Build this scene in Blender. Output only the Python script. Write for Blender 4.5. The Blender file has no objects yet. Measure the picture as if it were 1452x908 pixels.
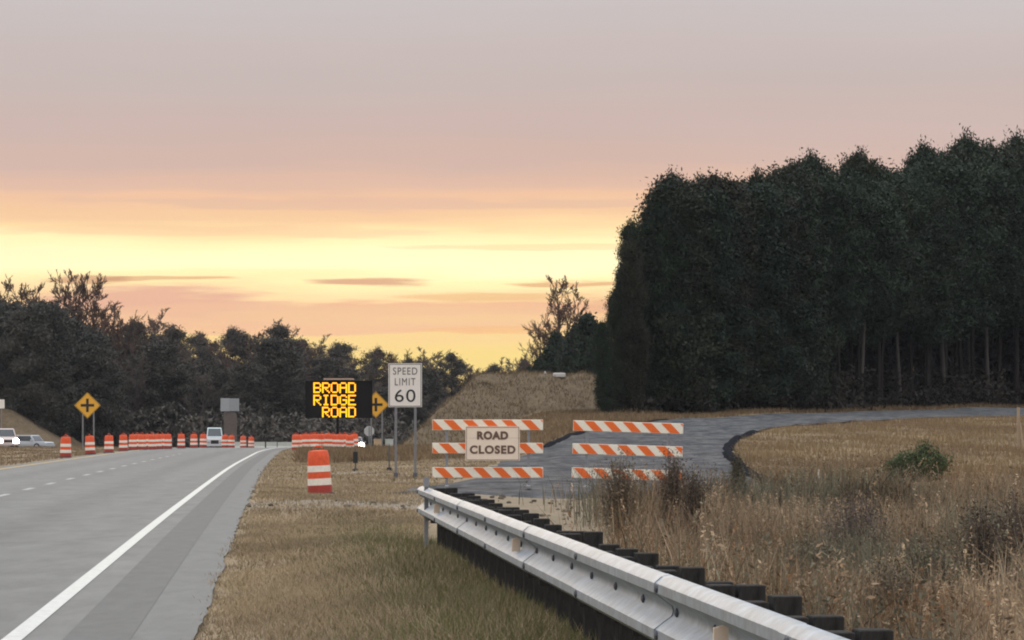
import bpy, math, random
import numpy as np
from mathutils import Vector, Matrix

# ------------------------------------------------------------------ camera, sky, sun, exposure
SC = bpy.context.scene
COL = SC.collection
CAM_H = 1.43
FPX, HOR, CX = 5000.0, 605.0, 726.0          # focal length in photo pixels, horizon row, centre column
cam_d = bpy.data.cameras.new('camera')
cam = bpy.data.objects.new('camera', cam_d); COL.objects.link(cam)
cam.location = (0, 0, CAM_H); cam.rotation_euler = (math.pi/2, 0, 0)
cam_d.sensor_width = 36.0; cam_d.lens = 36.0*FPX/1452.0
cam_d.shift_y = (HOR-454.0)/1452.0
cam_d.clip_start = 0.3; cam_d.clip_end = 9000
SC.camera = cam
SC.view_settings.view_transform = 'Standard'
SC.view_settings.look = 'None'
SC.view_settings.exposure = 0.0
SC.view_settings.gamma = 1.0
SC.view_settings.use_curve_mapping = False
SC.render.engine = 'CYCLES'
SC.cycles.use_denoising = True
SC.cycles.max_bounces = 6
SC.cycles.transparent_max_bounces = 8
SC.cycles.pixel_filter_type = 'BLACKMAN_HARRIS'
SC.cycles.filter_width = 2.0

def lin(c):
    return tuple((v/12.92 if v <= .04045 else ((v+.055)/1.055)**2.4) for v in [x/255.0 for x in c])

SUN_AZ = -0.055        # radians to the left of straight ahead
def build_world():
    w = bpy.data.worlds.new('World'); SC.world = w; w.use_nodes = True
    nt = w.node_tree; nt.nodes.clear(); N = nt.nodes; L = nt.links
    def node(t, **kw):
        n = N.new(t)
        for k, v in kw.items(): setattr(n, k, v)
        return n
    def sock(n, i, v):
        if isinstance(v, bpy.types.NodeSocket): L.new(v, n.inputs[i])
        else: n.inputs[i].default_value = v
    def m(op, a, b=0.0, c=0.0, clamp=False):
        n = node('ShaderNodeMath', operation=op, use_clamp=clamp)
        sock(n, 0, a); sock(n, 1, b); sock(n, 2, c)
        return n.outputs[0]
    def mix(f, a, b, mode='MIX'):
        n = node('ShaderNodeMix', data_type='RGBA', blend_type=mode, clamp_factor=True)
        sock(n, 0, f); sock(n, 6, a); sock(n, 7, b)
        return n.outputs[2]
    def smooth(v, a, b):
        n = node('ShaderNodeMapRange', interpolation_type='SMOOTHSTEP')
        sock(n, 0, v); n.inputs[1].default_value = a; n.inputs[2].default_value = b
        return n.outputs[0]
    tc = node('ShaderNodeTexCoord')
    sep = node('ShaderNodeSeparateXYZ'); L.new(tc.outputs['Generated'], sep.inputs[0])
    X, Y, Z = sep.outputs
    az = m('ARCTAN2', X, Y)                         # 0 straight ahead, positive to the right
    def noise(sa, sz, scale, detail, off):
        cb = node('ShaderNodeCombineXYZ')
        sock(cb, 0, m('MULTIPLY', az, sa)); sock(cb, 1, m('MULTIPLY', Z, sz)); cb.inputs[2].default_value = off
        n = node('ShaderNodeTexNoise', noise_dimensions='3D')
        L.new(cb.outputs[0], n.inputs['Vector']); n.inputs['Scale'].default_value = scale
        n.inputs['Detail'].default_value = detail; n.inputs['Roughness'].default_value = .55
        return n.outputs[0]
    n1 = noise(3.2, 16, 1.0, 3, 1.3)
    n2 = noise(9, 110, 1.0, 4, 5.1)
    n3 = noise(16, 240, 1.0, 3, 9.7)
    n4 = noise(60, 700, 1.0, 4, 2.2)
    zz = m('ADD', Z, m('MULTIPLY', m('SUBTRACT', n1, .5), .018))
    zz = m('ADD', zz, m('MULTIPLY', m('SUBTRACT', n2, .5), .011))
    # elevation bands of the sunset, low cloud gaps to grey-lilac overcast
    ramp = node('ShaderNodeValToRGB'); cr = ramp.color_ramp; cr.interpolation = 'EASE'
    stops = [(0.0,(255,206,118)),(.11,(255,226,140)),(.15,(255,220,154)),(.19,(253,210,158)),(.222,(254,220,164)),
             (.25,(255,238,170)),(.272,(255,252,204)),(.300,(255,247,196)),(.320,(255,234,170)),(.338,(253,218,160)),
             (.37,(252,210,166)),(.40,(246,202,168)),(.425,(229,192,172)),(.47,(215,187,176)),(.54,(208,187,181)),(.65,(203,190,187)),
             (.77,(199,192,192)),(1.0,(196,195,199))]
    cr.elements[0].position = 0; cr.elements[0].color = (*lin(stops[0][1]), 1)
    cr.elements[1].position = 1; cr.elements[1].color = (*lin(stops[-1][1]), 1)
    for p, c in stops[1:-1]:
        e = cr.elements.new(p); e.color = (*lin(c), 1)
    L.new(m('DIVIDE', zz, .16, clamp=True), ramp.inputs[0])
    col = ramp.outputs[0]
    # warm light gains a little over the clipped band
    glow = m('MULTIPLY', smooth(zz, .030, .044), smooth(zz, .060, .050))
    col = mix(m('MULTIPLY', glow, .5), col, (1.5, 1.20, .72, 1))
    # thin streaks of pink-grey cloud in the clear gap
    def streak(px, py, hw, hh, amt, colr):
        nonlocal col
        a0 = (px-CX)/FPX; z0 = (HOR-py)/FPX
        wz = m('ADD', Z, m('MULTIPLY', m('SUBTRACT', n3, .5), .0050))
        da = m('DIVIDE', m('SUBTRACT', az, a0), hw/FPX)
        dz = m('DIVIDE', m('SUBTRACT', wz, z0), hh/FPX)
        r = m('ADD', m('ADD', m('MULTIPLY', da, da), m('MULTIPLY', dz, dz)), m('MULTIPLY', m('SUBTRACT', n4, .5), 1.6))
        f = smooth(r, 1.15, .25)
        col = mix(m('MULTIPLY', f, amt), col, (*lin(colr), 1))
    streak(525, 401, 90, 7, .85, (220,168,136))
    streak(240, 397, 120, 4, .6, (214,160,118))
    streak(215, 430, 190, 24, .95, (238,186,160))
    streak(640, 438, 330, 13, .9, (246,194,156))
    streak(470, 466, 330, 11, .85, (248,198,158))
    streak(90, 462, 200, 14, .8, (244,192,158))
    streak(690, 470, 120, 7, .7, (250,196,138))
    streak(300, 330, 420, 9, .35, (246,200,164))
    streak(820, 352, 300, 6, .4, (250,212,160))
    streak(560, 290, 500, 10, .4, (222,186,170))
    streak(330, 446, 260, 20, .75, (244,196,160))
    streak(700, 420, 150, 8, .6, (240,190,134))
    streak(820, 402, 110, 4, .7, (222,164,118))
    streak(640, 450, 300, 17, .65, (248,204,158))
    streak(120, 398, 70, 9, .7, (205,152,120))
    streak(1000, 440, 200, 20, .6, (232,176,140))
    streak(-250, 430, 220, 18, .7, (236,186,160))
    # away from the sunset the low band turns to plain grey-lilac cloud
    daz = m('ABSOLUTE', m('SUBTRACT', az, SUN_AZ))
    away = smooth(daz, .30, 1.5)
    soft = noise(2.0, 7, 1.0, 4, 3.3)
    grey = mix(soft, (*lin((172,168,174)), 1), (*lin((196,190,194)), 1))
    col = mix(m('MULTIPLY', away, .92), col, grey)
    col = mix(smooth(Z, .10, .55), col, (*lin((196,199,204)), 1))
    # overcast brightens evenly from the horizon to the zenith
    gain = m('ADD', 1.0, m('MULTIPLY', m('POWER', m('MAXIMUM', m('SUBTRACT', Z, .10), 0.0), .9), 2.6))
    vs = node('ShaderNodeVectorMath', operation='SCALE'); L.new(col, vs.inputs[0]); L.new(gain, vs.inputs['Scale'])
    mott = m('ADD', .93, m('MULTIPLY', noise(4.5, 22, 1.0, 4, 7.7), .14))
    vs2 = node('ShaderNodeVectorMath', operation='SCALE'); L.new(vs.outputs[0], vs2.inputs[0]); L.new(mott, vs2.inputs['Scale'])
    bg = node('ShaderNodeBackground'); L.new(vs2.outputs[0], bg.inputs[0]); bg.inputs[1].default_value = .985
    sky = node('ShaderNodeTexSky', sky_type='NISHITA'); sky.sun_disc = False
    sky.sun_elevation = math.radians(1.2); sky.sun_rotation = SUN_AZ
    bg2 = node('ShaderNodeBackground'); L.new(sky.outputs[0], bg2.inputs[0]); bg2.inputs[1].default_value = .05
    ad = node('ShaderNodeMixShader'); ad.inputs[0].default_value = .03; L.new(bg.outputs[0], ad.inputs[1]); L.new(bg2.outputs[0], ad.inputs[2])    # thin gaps in the cloud show the clear sky
    out = node('ShaderNodeOutputWorld'); L.new(ad.outputs[0], out.inputs[0])
build_world()

sun_d = bpy.data.lights.new('sun', 'SUN'); sun_d.energy = 0.5; sun_d.angle = math.radians(12); sun_d.color = (1, .72, .42)
sun = bpy.data.objects.new('sun', sun_d); COL.objects.link(sun)
_se = math.radians(3.0)
sun.rotation_euler = (-Vector((math.sin(SUN_AZ)*math.cos(_se), math.cos(SUN_AZ)*math.cos(_se), math.sin(_se)))).to_track_quat('-Z', 'Y').to_euler()

# ------------------------------------------------------------------ helpers
RNG = np.random.default_rng(74)
def wx(px, Y): return (px-CX)*Y/FPX
def wz(py, Y): return CAM_H+(HOR-py)*Y/FPX
def ss(a, b, x):
    t = np.clip((np.asarray(x, float)-a)/(b-a), 0, 1); return t*t*(3-2*t)
def lerp_tab(tab, x):
    t = np.array(tab, float); return np.interp(x, t[:, 0], t[:, 1])
def smooth_tab(tab, x, k=12.0):
    x = np.asarray(x, float)
    return sum(lerp_tab(tab, x+d) for d in (-k, -k/2, 0, k/2, k))/5.0

MATS = {}
def mat(name, color, rough=.8, metal=0.0, var=.0, vscale=4.0, spec=.5, bump=0.0, bscale=60.0, attr=False, col2=None, world=False, emit=0.0, detail=6, stretch=None, trans=0.0, coat=0.0):
    if name in MATS: return MATS[name]
    mt = bpy.data.materials.new(name); mt.use_nodes = True; nt = mt.node_tree; N = nt.nodes; L = nt.links
    b = N['Principled BSDF']; b.inputs['Roughness'].default_value = rough; b.inputs['Metallic'].default_value = metal
    b.inputs['Specular IOR Level'].default_value = spec
    if coat: b.inputs['Coat Weight'].default_value = coat
    src = None
    if attr:
        a = N.new('ShaderNodeVertexColor'); a.layer_name = 'Col'; src = a.outputs[0]
    else:
        r = N.new('ShaderNodeRGB'); r.outputs[0].default_value = (*color, 1); src = r.outputs[0]
    if var or bump or col2:
        if world:
            g = N.new('ShaderNodeNewGeometry'); vec = g.outputs['Position']
        else:
            g = N.new('ShaderNodeTexCoord'); vec = g.outputs['Object']
        if stretch:
            mp = N.new('ShaderNodeMapping'); mp.inputs['Scale'].default_value = stretch; L.new(vec, mp.inputs[0]); vec = mp.outputs[0]
        nz = N.new('ShaderNodeTexNoise'); nz.inputs['Scale'].default_value = vscale; nz.inputs['Detail'].default_value = detail; nz.inputs['Roughness'].default_value = .65
        L.new(vec, nz.inputs['Vector'])
        if col2:
            rp = N.new('ShaderNodeMapRange'); rp.inputs[1].default_value = .38; rp.inputs[2].default_value = .62; L.new(nz.outputs[0], rp.inputs[0])
            mx = N.new('ShaderNodeMix'); mx.data_type = 'RGBA'; L.new(rp.outputs[0], mx.inputs[0]); L.new(src, mx.inputs[6]); mx.inputs[7].default_value = (*col2, 1); src = mx.outputs[2]
        if var:
            nz2 = N.new('ShaderNodeTexNoise'); nz2.inputs['Scale'].default_value = vscale*3.1; nz2.inputs['Detail'].default_value = detail; nz2.inputs['Roughness'].default_value = .7
            L.new(vec, nz2.inputs['Vector'])
            rp = N.new('ShaderNodeMapRange'); rp.inputs[1].default_value = .25; rp.inputs[2].default_value = .75
            rp.inputs[3].default_value = 1-var; rp.inputs[4].default_value = 1+var; L.new(nz2.outputs[0], rp.inputs[0])
            vm = N.new('ShaderNodeVectorMath'); vm.operation = 'SCALE'; L.new(src, vm.inputs[0]); L.new(rp.outputs[0], vm.inputs['Scale']); src = vm.outputs[0]
        if bump:
            nz3 = N.new('ShaderNodeTexNoise'); nz3.inputs['Scale'].default_value = bscale; nz3.inputs['Detail'].default_value = 4; L.new(vec, nz3.inputs['Vector'])
            bp = N.new('ShaderNodeBump'); bp.inputs['Strength'].default_value = bump; bp.inputs['Distance'].default_value = .02
            L.new(nz3.outputs[0], bp.inputs['Height']); L.new(bp.outputs[0], b.inputs['Normal'])
    L.new(src, b.inputs['Base Color'])
    if emit:
        L.new(src, b.inputs['Emission Color']); b.inputs['Emission Strength'].default_value = emit
    if trans:
        td = N.new('ShaderNodeBsdfTranslucent'); L.new(src, td.inputs[0])
        ms = N.new('ShaderNodeMixShader'); ms.inputs[0].default_value = trans
        L.new(b.outputs[0], ms.inputs[1]); L.new(td.outputs[0], ms.inputs[2]); L.new(ms.outputs[0], N['Material Output'].inputs[0])
    MATS[name] = mt
    return mt

def np_mesh(name, V, F, m, cols=None, smooth=False):
    """V (n,3); F (m,k) or list of such arrays"""
    V = np.asarray(V, np.float32)
    Fs = F if isinstance(F, list) else [F]
    Fs = [np.asarray(f, np.int32) for f in Fs if len(f)]
    me = bpy.data.meshes.new(name)
    me.vertices.add(len(V)); me.vertices.foreach_set('co', V.ravel())
    nl = sum(f.size for f in Fs); npoly = sum(len(f) for f in Fs)
    me.loops.add(nl); me.polygons.add(npoly)
    me.loops.foreach_set('vertex_index', np.concatenate([f.ravel() for f in Fs]))
    tot = np.concatenate([np.full(len(f), f.shape[1], np.int32) for f in Fs])
    st = np.concatenate([[0], np.cumsum(tot)[:-1]]).astype(np.int32)
    me.polygons.foreach_set('loop_start', st)
    me.polygons.foreach_set('loop_total', tot)
    if smooth: me.polygons.foreach_set('use_smooth', np.ones(npoly, bool))
    if cols is not None:
        ca = me.color_attributes.new('Col', 'FLOAT_COLOR', 'POINT')
        c4 = np.ones((len(V), 4), np.float32); c4[:, :3] = cols
        ca.data.foreach_set('color', c4.ravel())
    me.materials.append(m)
    me.update(calc_edges=True)
    return me

def link(name, me, parent=None, loc=None, rotz=0.0):
    o = bpy.data.objects.new(name, me); COL.objects.link(o)
    if parent is not None: o.parent = parent
    if loc is not None: o.location = loc
    if rotz: o.rotation_euler = (0, 0, rotz)
    return o

def tag(o, label=None, cat=None, group=None, kind=None):
    if label: o['label'] = label
    if cat: o['category'] = cat
    if group: o['group'] = group
    if kind: o['kind'] = kind
    return o
def thing(name, label, cat, loc=(0, 0, 0), rotz=0.0, group=None):
    o = bpy.data.objects.new(name, None); COL.objects.link(o); o.empty_display_size = .2
    o.location = loc; o.rotation_euler = (0, 0, rotz)
    return tag(o, label, cat, group)
def copy_tree(o, parent=None):
    c = o.copy(); COL.objects.link(c); c.parent = parent
    for ch in list(o.children): copy_tree(ch, c)
    return c

class MB:
    """collects shapes into one mesh"""
    def __init__(s): s.V = []; s.F = []
    def add(s, V, F):
        n = len(s.V); s.V += [tuple(v) for v in V]; s.F += [tuple(i+n for i in f) for f in F]; return s
    def box(s, x0, x1, y0, y1, z0, z1, bev=0.0):
        if bev <= 0:
            V = [(x, y, z) for z in (z0, z1) for y in (y0, y1) for x in (x0, x1)]
            F = [(0, 2, 3, 1), (4, 5, 7, 6), (0, 1, 5, 4), (2, 6, 7, 3), (0, 4, 6, 2), (1, 3, 7, 5)]
            return s.add(V, F)
        b = bev
        def ring(z, i): return [(x0+i+b, y0+i, z), (x1-i-b, y0+i, z), (x1-i, y0+i+b, z), (x1-i, y1-i-b, z), (x1-i-b, y1-i, z), (x0+i+b, y1-i, z), (x0+i, y1-i-b, z), (x0+i, y0+i+b, z)]
        return s.rings([ring(z0, b), ring(z0+b, 0), ring(z1-b, 0), ring(z1, b)])
    def rings(s, rs, closed=True, caps=True):
        k = len(rs[0]); V = [p for r in rs for p in r]; F = []
        for i in range(len(rs)-1):
            for j in range(k if closed else k-1):
                a = i*k+j; b = i*k+(j+1) % k
                F.append((a, b, b+k, a+k))
        if caps and closed:
            F.append(tuple(range(k-1, -1, -1))); F.append(tuple(range((len(rs)-1)*k, len(rs)*k)))
        return s.add(V, F)
    def lathe(s, prof, n=20, caps=True, c=(0, 0)):
        return s.rings([[(c[0]+r*math.cos(2*math.pi*j/n), c[1]+r*math.sin(2*math.pi*j/n), z) for j in range(n)] for r, z in prof], True, caps)
    def tube(s, pts, r, n=8, caps=True):
        pts = [Vector(p) for p in pts]; rs = []
        rr = r if isinstance(r, (list, tuple)) else [r]*len(pts)
        for i, p in enumerate(pts):
            d = (pts[min(i+1, len(pts)-1)]-pts[max(i-1, 0)]).normalized()
            u = d.orthogonal().normalized() if abs(d.z) < .9 else d.cross(Vector((0, 1, 0))).normalized()
            v = d.cross(u)
            rs.append([tuple(p+rr[i]*(math.cos(2*math.pi*j/n)*u+math.sin(2*math.pi*j/n)*v)) for j in range(n)])
        return s.rings(rs, True, caps)
    def prism(s, poly, y0, y1):
        """poly in (x,z), extruded along y"""
        n = len(poly)
        V = [(x, y0, z) for x, z in poly]+[(x, y1, z) for x, z in poly]
        F = [tuple(range(n)), tuple(range(2*n-1, n-1, -1))]
        F += [(i, i+n, (i+1) % n+n, (i+1) % n) for i in range(n)]
        return s.add(V, F)
    def mesh(s, name, m, smooth=False):
        me = bpy.data.meshes.new(name); me.from_pydata(s.V, [], s.F)
        me.materials.append(m)
        if smooth:
            me.polygons.foreach_set('use_smooth', [True]*len(me.polygons))
            try: me.set_sharp_from_angle(angle=math.radians(40))
            except Exception: pass
        me.update(); return me
    def build(s, name, m, parent=None, smooth=False, loc=None):
        return link(name, s.mesh(name, m, smooth), parent, loc)

def text_mesh(name, txt, size, m, parent, loc, width=None, bold=0.0, spacing=1.0):
    """flat print: letters on a sign, facing -Y, centred on loc"""
    cu = bpy.data.curves.new(name, 'FONT'); cu.body = txt; cu.size = size; cu.align_x = 'CENTER'; cu.align_y = 'CENTER'
    cu.offset = bold; cu.space_character = spacing; cu.extrude = .002
    tmp = bpy.data.objects.new('tmp', cu); COL.objects.link(tmp)
    dg = bpy.context.evaluated_depsgraph_get()
    me = bpy.data.meshes.new_from_object(tmp.evaluated_get(dg)); COL.objects.unlink(tmp); bpy.data.objects.remove(tmp)
    n = len(me.vertices); co = np.empty(n*3, np.float32); me.vertices.foreach_get('co', co); co = co.reshape(-1, 3)
    lo, hi = co.min(0), co.max(0); co[:, :2] -= (lo[:2]+hi[:2])/2
    co[:, 1] *= size/max(hi[1]-lo[1], 1e-6)
    if width: co[:, 0] *= width/max(hi[0]-lo[0], 1e-6)
    out = np.stack([co[:, 0], -co[:, 2], co[:, 1]], 1)
    me.vertices.foreach_set('co', out.ravel()); me.materials.clear(); me.materials.append(m); me.update(); me.name = name
    return link(name, me, parent, loc)

# ------------------------------------------------------------------ layout of the place
EDGE = [(-80, 3.6), (0, -1.75), (23.6, -3.31), (46, -4.85), (92, -7.86), (128, -10.15), (204, -14.6), (240, -16.0), (270, -16.6), (310, -16.2), (380, -12.5), (460, -4), (560, 10), (900, 70)]
def edge_x(y): return smooth_tab(EDGE, y, 14.0)         # white edge line of the highway
SR_L = [(-2.0, 72), (-1.7, 80), (-1.2, 95), (-.5, 128), (.9, 146), (3.0, 177), (5.0, 196), (8.0, 214), (12.5, 230), (18.2, 242.7), (28, 259), (40, 275), (60, 297), (90, 322)]
SR_R = [(5.9, 72), (6.0, 80), (6.4, 92), (7.5, 115), (8.7, 143), (9.9, 160), (11.0, 172), (13.1, 187), (16.0, 202), (20.5, 215), (26, 225), (34, 233), (45, 246), (65, 267), (92, 296)]
def resample(P, n):
    P = np.array(P, float); d = np.concatenate([[0], np.cumsum(np.hypot(*np.diff(P, axis=0).T))]); t = np.linspace(0, d[-1], n)
    Q = np.stack([np.interp(t, d, P[:, 0]), np.interp(t, d, P[:, 1])], 1)
    for _ in range(6): Q[1:-1] = .25*Q[:-2]+.5*Q[1:-1]+.25*Q[2:]
    return Q
QL, QR = resample(SR_L, 90), resample(SR_R, 90)
SR_POLY = np.concatenate([QL, QR[::-1]])
def in_poly(P, x, y):
    x = np.asarray(x, float); y = np.asarray(y, float); c = np.zeros(x.shape, bool); n = len(P)
    for i in range(n):
        x1, y1 = P[i]; x2, y2 = P[i-1]
        if y1 == y2: continue
        c ^= ((y1 > y) != (y2 > y)) & (x < (x2-x1)*(y-y1)/(y2-y1)+x1)
    return c
def rail_x(y):
    y = np.asarray(y, float); return 1.82-.0722*y
RAIL_END = 38.4

def gz(x, y):
    x = np.asarray(x, float); y = np.asarray(y, float)
    right = ss(-5, 3, x)
    r = y-130.0; up = .02*(np.sqrt(r*r+300.0)+r)/2
    up = np.minimum(up, 3.0+.004*(y-280))*right
    dn = y-245.0; down = -.009*(np.sqrt(dn*dn+200)+dn)/2
    down = np.maximum(down, -2.4)*(1-right)
    z = up+down-.02*0
    rx = rail_x(y)
    along = ss(46, 36, y)*ss(-60, -20, y)
    z = z+.10*np.exp(-((x-rx+.3)/1.1)**2)*along
    ditch = ss(.8, 3.2, x-rx)*ss(58, 44, y)*ss(-70, -30, y)
    z = z-.55*ditch
    # wheel-worn and natural unevenness of the verge and field
    d = x-edge_x(y)
    verge = ss(1.2, 2.5, d)+ss(-8.6, -10, d)
    z = z+verge*(.025*np.sin(x*1.7+y*.31)+.02*np.sin(y*.83+x*.6)+.03*np.sin(y*.17-x*.9))*ss(0, 12, y+20)
    fld = right*ss(70, 90, y)*ss(1.0, 4.0, x-8)
    z = z+fld*(.05*np.sin(x*.55+y*.07)+.05*np.sin(y*.11+x*.3))
    return z

# ------------------------------------------------------------------ ground
C_VERGE = np.array([.245, .186, .118]); C_OLIVE = np.array([.105, .100, .045]); C_SOIL = np.array([.235, .185, .125])
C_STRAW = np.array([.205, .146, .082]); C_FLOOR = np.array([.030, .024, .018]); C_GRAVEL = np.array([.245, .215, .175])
def hash_noise(x, y, s, seed):
    """cheap smooth value noise on arrays"""
    r = np.random.default_rng(seed).random((64, 64)); X = x*s; Y = y*s
    i = np.floor(X).astype(int); j = np.floor(Y).astype(int); fx = X-i; fy = Y-j; fx = fx*fx*(3-2*fx); fy = fy*fy*(3-2*fy)
    g = lambda a, b: r[a % 64, b % 64]
    return (g(i, j)*(1-fx)+g(i+1, j)*fx)*(1-fy)+(g(i, j+1)*(1-fx)+g(i+1, j+1)*fx)*fy
def olive_mask(x, y):
    d = x-rail_x(y)
    m = np.exp(-((d+.35)/.75)**2)*ss(62, 40, y)
    return np.clip(m*(.45+.8*hash_noise(x, y*.5, 1.3, 5))+.12*ss(.55, .8, hash_noise(x, y*.45, .7, 9))*ss(50, 26, y), 0, 1)
def soil_mask(x, y):
    m = ss(46, 52, y+1.5*np.sin(x*2))*ss(77, 73, y)*ss(-1.9, -1.2, x+.03*(y-60))*ss(5.0, 3.2, x-.045*(y-50)+.8*np.sin(y*.6))
    strip = (.35+.65*hash_noise(x, y, 1.1, 77))*ss(59.5, 61.5, y+.6*np.sin(x*2.3))*ss(70, 66, y+.9*np.sin(x*1.1))*ss(.8, 1.3, x-edge_x(y))*ss(0, -2.0, x)
    s2 = .7*ss(104, 107, y)*ss(113, 110, y+1.2*np.sin(x*3))*ss(2.0, 3.2, x-edge_x(y))*ss(-.6, -1.6, x)
    return np.clip(np.maximum(np.maximum(m, strip), s2), 0, 1)
def ground_cols(x, y):
    x = np.asarray(x, float); y = np.asarray(y, float)
    n = hash_noise(x, y*.6, .35, 3)[..., None]; n2 = hash_noise(x, y*.5, 1.9, 4)[..., None]
    c = C_VERGE*(.78+.30*n+.22*n2)
    o = olive_mask(x, y)[..., None]; c = c*(1-o)+C_OLIVE*o
    f = (ss(2.5, 6, x)*ss(60, 75, y))[..., None]; c = c*(1-f)+C_STRAW*(.75+.5*n)*f
    s = soil_mask(x, y)[..., None]; g = ss(58, 62, y)[..., None]*ss(0, -3, x)[..., None]
    c = c*(1-s)+(C_SOIL*(1-g)+C_GRAVEL*g)*(.85+.3*n2)*s
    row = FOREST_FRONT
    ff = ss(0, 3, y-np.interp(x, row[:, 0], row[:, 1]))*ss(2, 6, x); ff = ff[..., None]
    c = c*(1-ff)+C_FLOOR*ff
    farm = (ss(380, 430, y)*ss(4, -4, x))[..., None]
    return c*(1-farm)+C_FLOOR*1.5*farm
FOREST_FRONT = np.array([(3, 229), (9.3, 238.5), (9.6, 239), (14, 246), (19, 251), (28, 266), (40, 283), (60, 305), (90, 330), (200, 400)], float)

def build_terrain():
    xs = np.concatenate([[-1500, -1000, -700, -350, -200, -140, -110, -90], np.arange(-78, -30, 2.0), np.arange(-30, -14, .8), np.arange(-14, 14, .35), np.arange(14, 60, 1.0), [60, 64, 70, 80, 95, 120, 160, 250, 400, 700, 1000, 1500]])
    ys = np.concatenate([[-400, -250, -120, -80, -60, -45, -35, -25, -18, -10, -4], np.arange(0, 20, 1.5), np.arange(20, 80, .5), np.arange(80, 150, 1.0), np.arange(150, 320, 2.0), np.arange(320, 520, 6.0), [530, 560, 620, 750, 1000, 1500, 2000, 2500]])
    X, Y = np.meshgrid(xs, ys)
    Z = gz(X, Y)
    d = X-edge_x(Y)
    Z = np.where((d > -8.3) & (d < 1.0), Z-.12, Z)
    Z = np.where((d > -31) & (d < -22.6), Z-.12, Z)
    Z = np.where(in_poly(SR_POLY, X, Y), Z-.10, Z)
    V = np.stack([X.ravel(), Y.ravel(), Z.ravel()], 1)
    ny, nx = X.shape; idx = np.arange(nx*ny).reshape(ny, nx)
    F = np.stack([idx[:-1, :-1], idx[:-1, 1:], idx[1:, 1:], idx[1:, :-1]], -1).reshape(-1, 4)
    m = mat('earth', (1, 1, 1), rough=.95, attr=True, var=.35, vscale=2.2, bump=.6, bscale=14, world=True, spec=.15)
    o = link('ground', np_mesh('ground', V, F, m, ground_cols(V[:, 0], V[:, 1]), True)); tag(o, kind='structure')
build_terrain()

def strip(name, m, y0, y1, dl, dr, lift, ny, nx=2, wob=0.0, parent=None, seed=1):
    """a pavement band following the highway's edge line; dl, dr are offsets from that line"""
    ys = np.linspace(y0, y1, ny) if not isinstance(ny, np.ndarray) else ny
    e = edge_x(ys); t = np.linspace(0, 1, nx)
    r = np.random.default_rng(seed)
    w = np.convolve(r.normal(0, 1, len(ys)+4), np.ones(5)/5, 'valid')*wob
    X = e[:, None]+dl+(dr-dl)*t[None]; X[:, -1] += w
    Y = np.repeat(ys[:, None], nx, 1); Z = gz(X, Y)+lift
    V = np.stack([X.ravel(), Y.ravel(), Z.ravel()], 1); idx = np.arange(X.size).reshape(X.shape)
    F = np.stack([idx[:-1, :-1], idx[:-1, 1:], idx[1:, 1:], idx[1:, :-1]], -1).reshape(-1, 4)
    cols = None
    if m is M_ROAD:                                   # oil-darkened lane centres and paler wheel paths
        dd = (X-e[:, None]).ravel(); yy = Y.ravel()
        w = sum(np.exp(-((dd-c)/.42)**2) for c in (-1.0, -2.8, -4.85, -6.65)); oil = sum(np.exp(-((dd-c)/.38)**2) for c in (-1.9, -5.75))
        f = 1+.05*w-.13*oil+.10*(hash_noise(dd, yy*.06, .8, 81)-.5)-.05*ss(-4.4, -3.4, dd)*ss(.2, -.4, dd)
        cols = np.array([.176, .176, .168])*f[:, None]
    o = link(name, np_mesh(name, V, F, m, cols, True), parent)
    return o if parent else tag(o, kind='structure')

M_ROAD = mat('worn_asphalt', (.165, .166, .164), rough=.8, attr=True, var=.24, vscale=.7, bump=.4, bscale=120, world=True, stretch=(1.0, .22, 1), spec=.3)
M_SHOULDER = mat('shoulder_asphalt', (.178, .178, .170), rough=.85, var=.16, vscale=1.2, bump=.3, bscale=160, world=True, stretch=(1, .3, 1), spec=.25)
M_SEAL = mat('dark_seal_band', (.144, .144, .138), rough=.85, var=.14, vscale=1.6, bump=.3, bscale=160, world=True, stretch=(1, .3, 1), spec=.25)
M_LINE = mat('road_paint', (.56, .565, .53), rough=.7, var=.22, vscale=5, world=True)
M_DASH = mat('worn_paint', (.36, .36, .345), rough=.75, var=.3, vscale=6, world=True)
YR = np.concatenate([np.linspace(-80, 15, 40), np.linspace(16, 120, 260), np.linspace(121, 300, 160), np.linspace(303, 900, 90)])
road = strip('highway_road', M_ROAD, 0, 0, -8.05, .33, .022, YR, 30)
strip('shoulder_dark_band', M_SEAL, 0, 0, .33, .78, .022, YR, 2, parent=road)
strip('shoulder', M_SHOULDER, 0, 0, .78, 1.22, .020, YR, 3, wob=.05, parent=road)
strip('edge_line', M_LINE, 0, 0, -.068, .068, .027, YR, 2, parent=road)
strip('edge_line', mat('yellow_paint', (.55, .36, .06), rough=.6), 0, 0, -7.55, -7.42, .027, YR, 2, parent=road)
for y0 in [49.6, 57.2, 64.8, 72.2, 79.5, 87.0, 95.0, 102.8, 110.2, 118, 126, 134, 142, 150, 158, 166, 174, 182]:
    strip('lane_dash', M_DASH, 0, 0, -3.93, -3.78, .027, np.linspace(y0-1.4, y0+1.4, 4), 2, parent=road)
strip('opposing_carriageway', M_ROAD, 0, 0, -30.5, -23, .022, YR[::2], 8)

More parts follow.
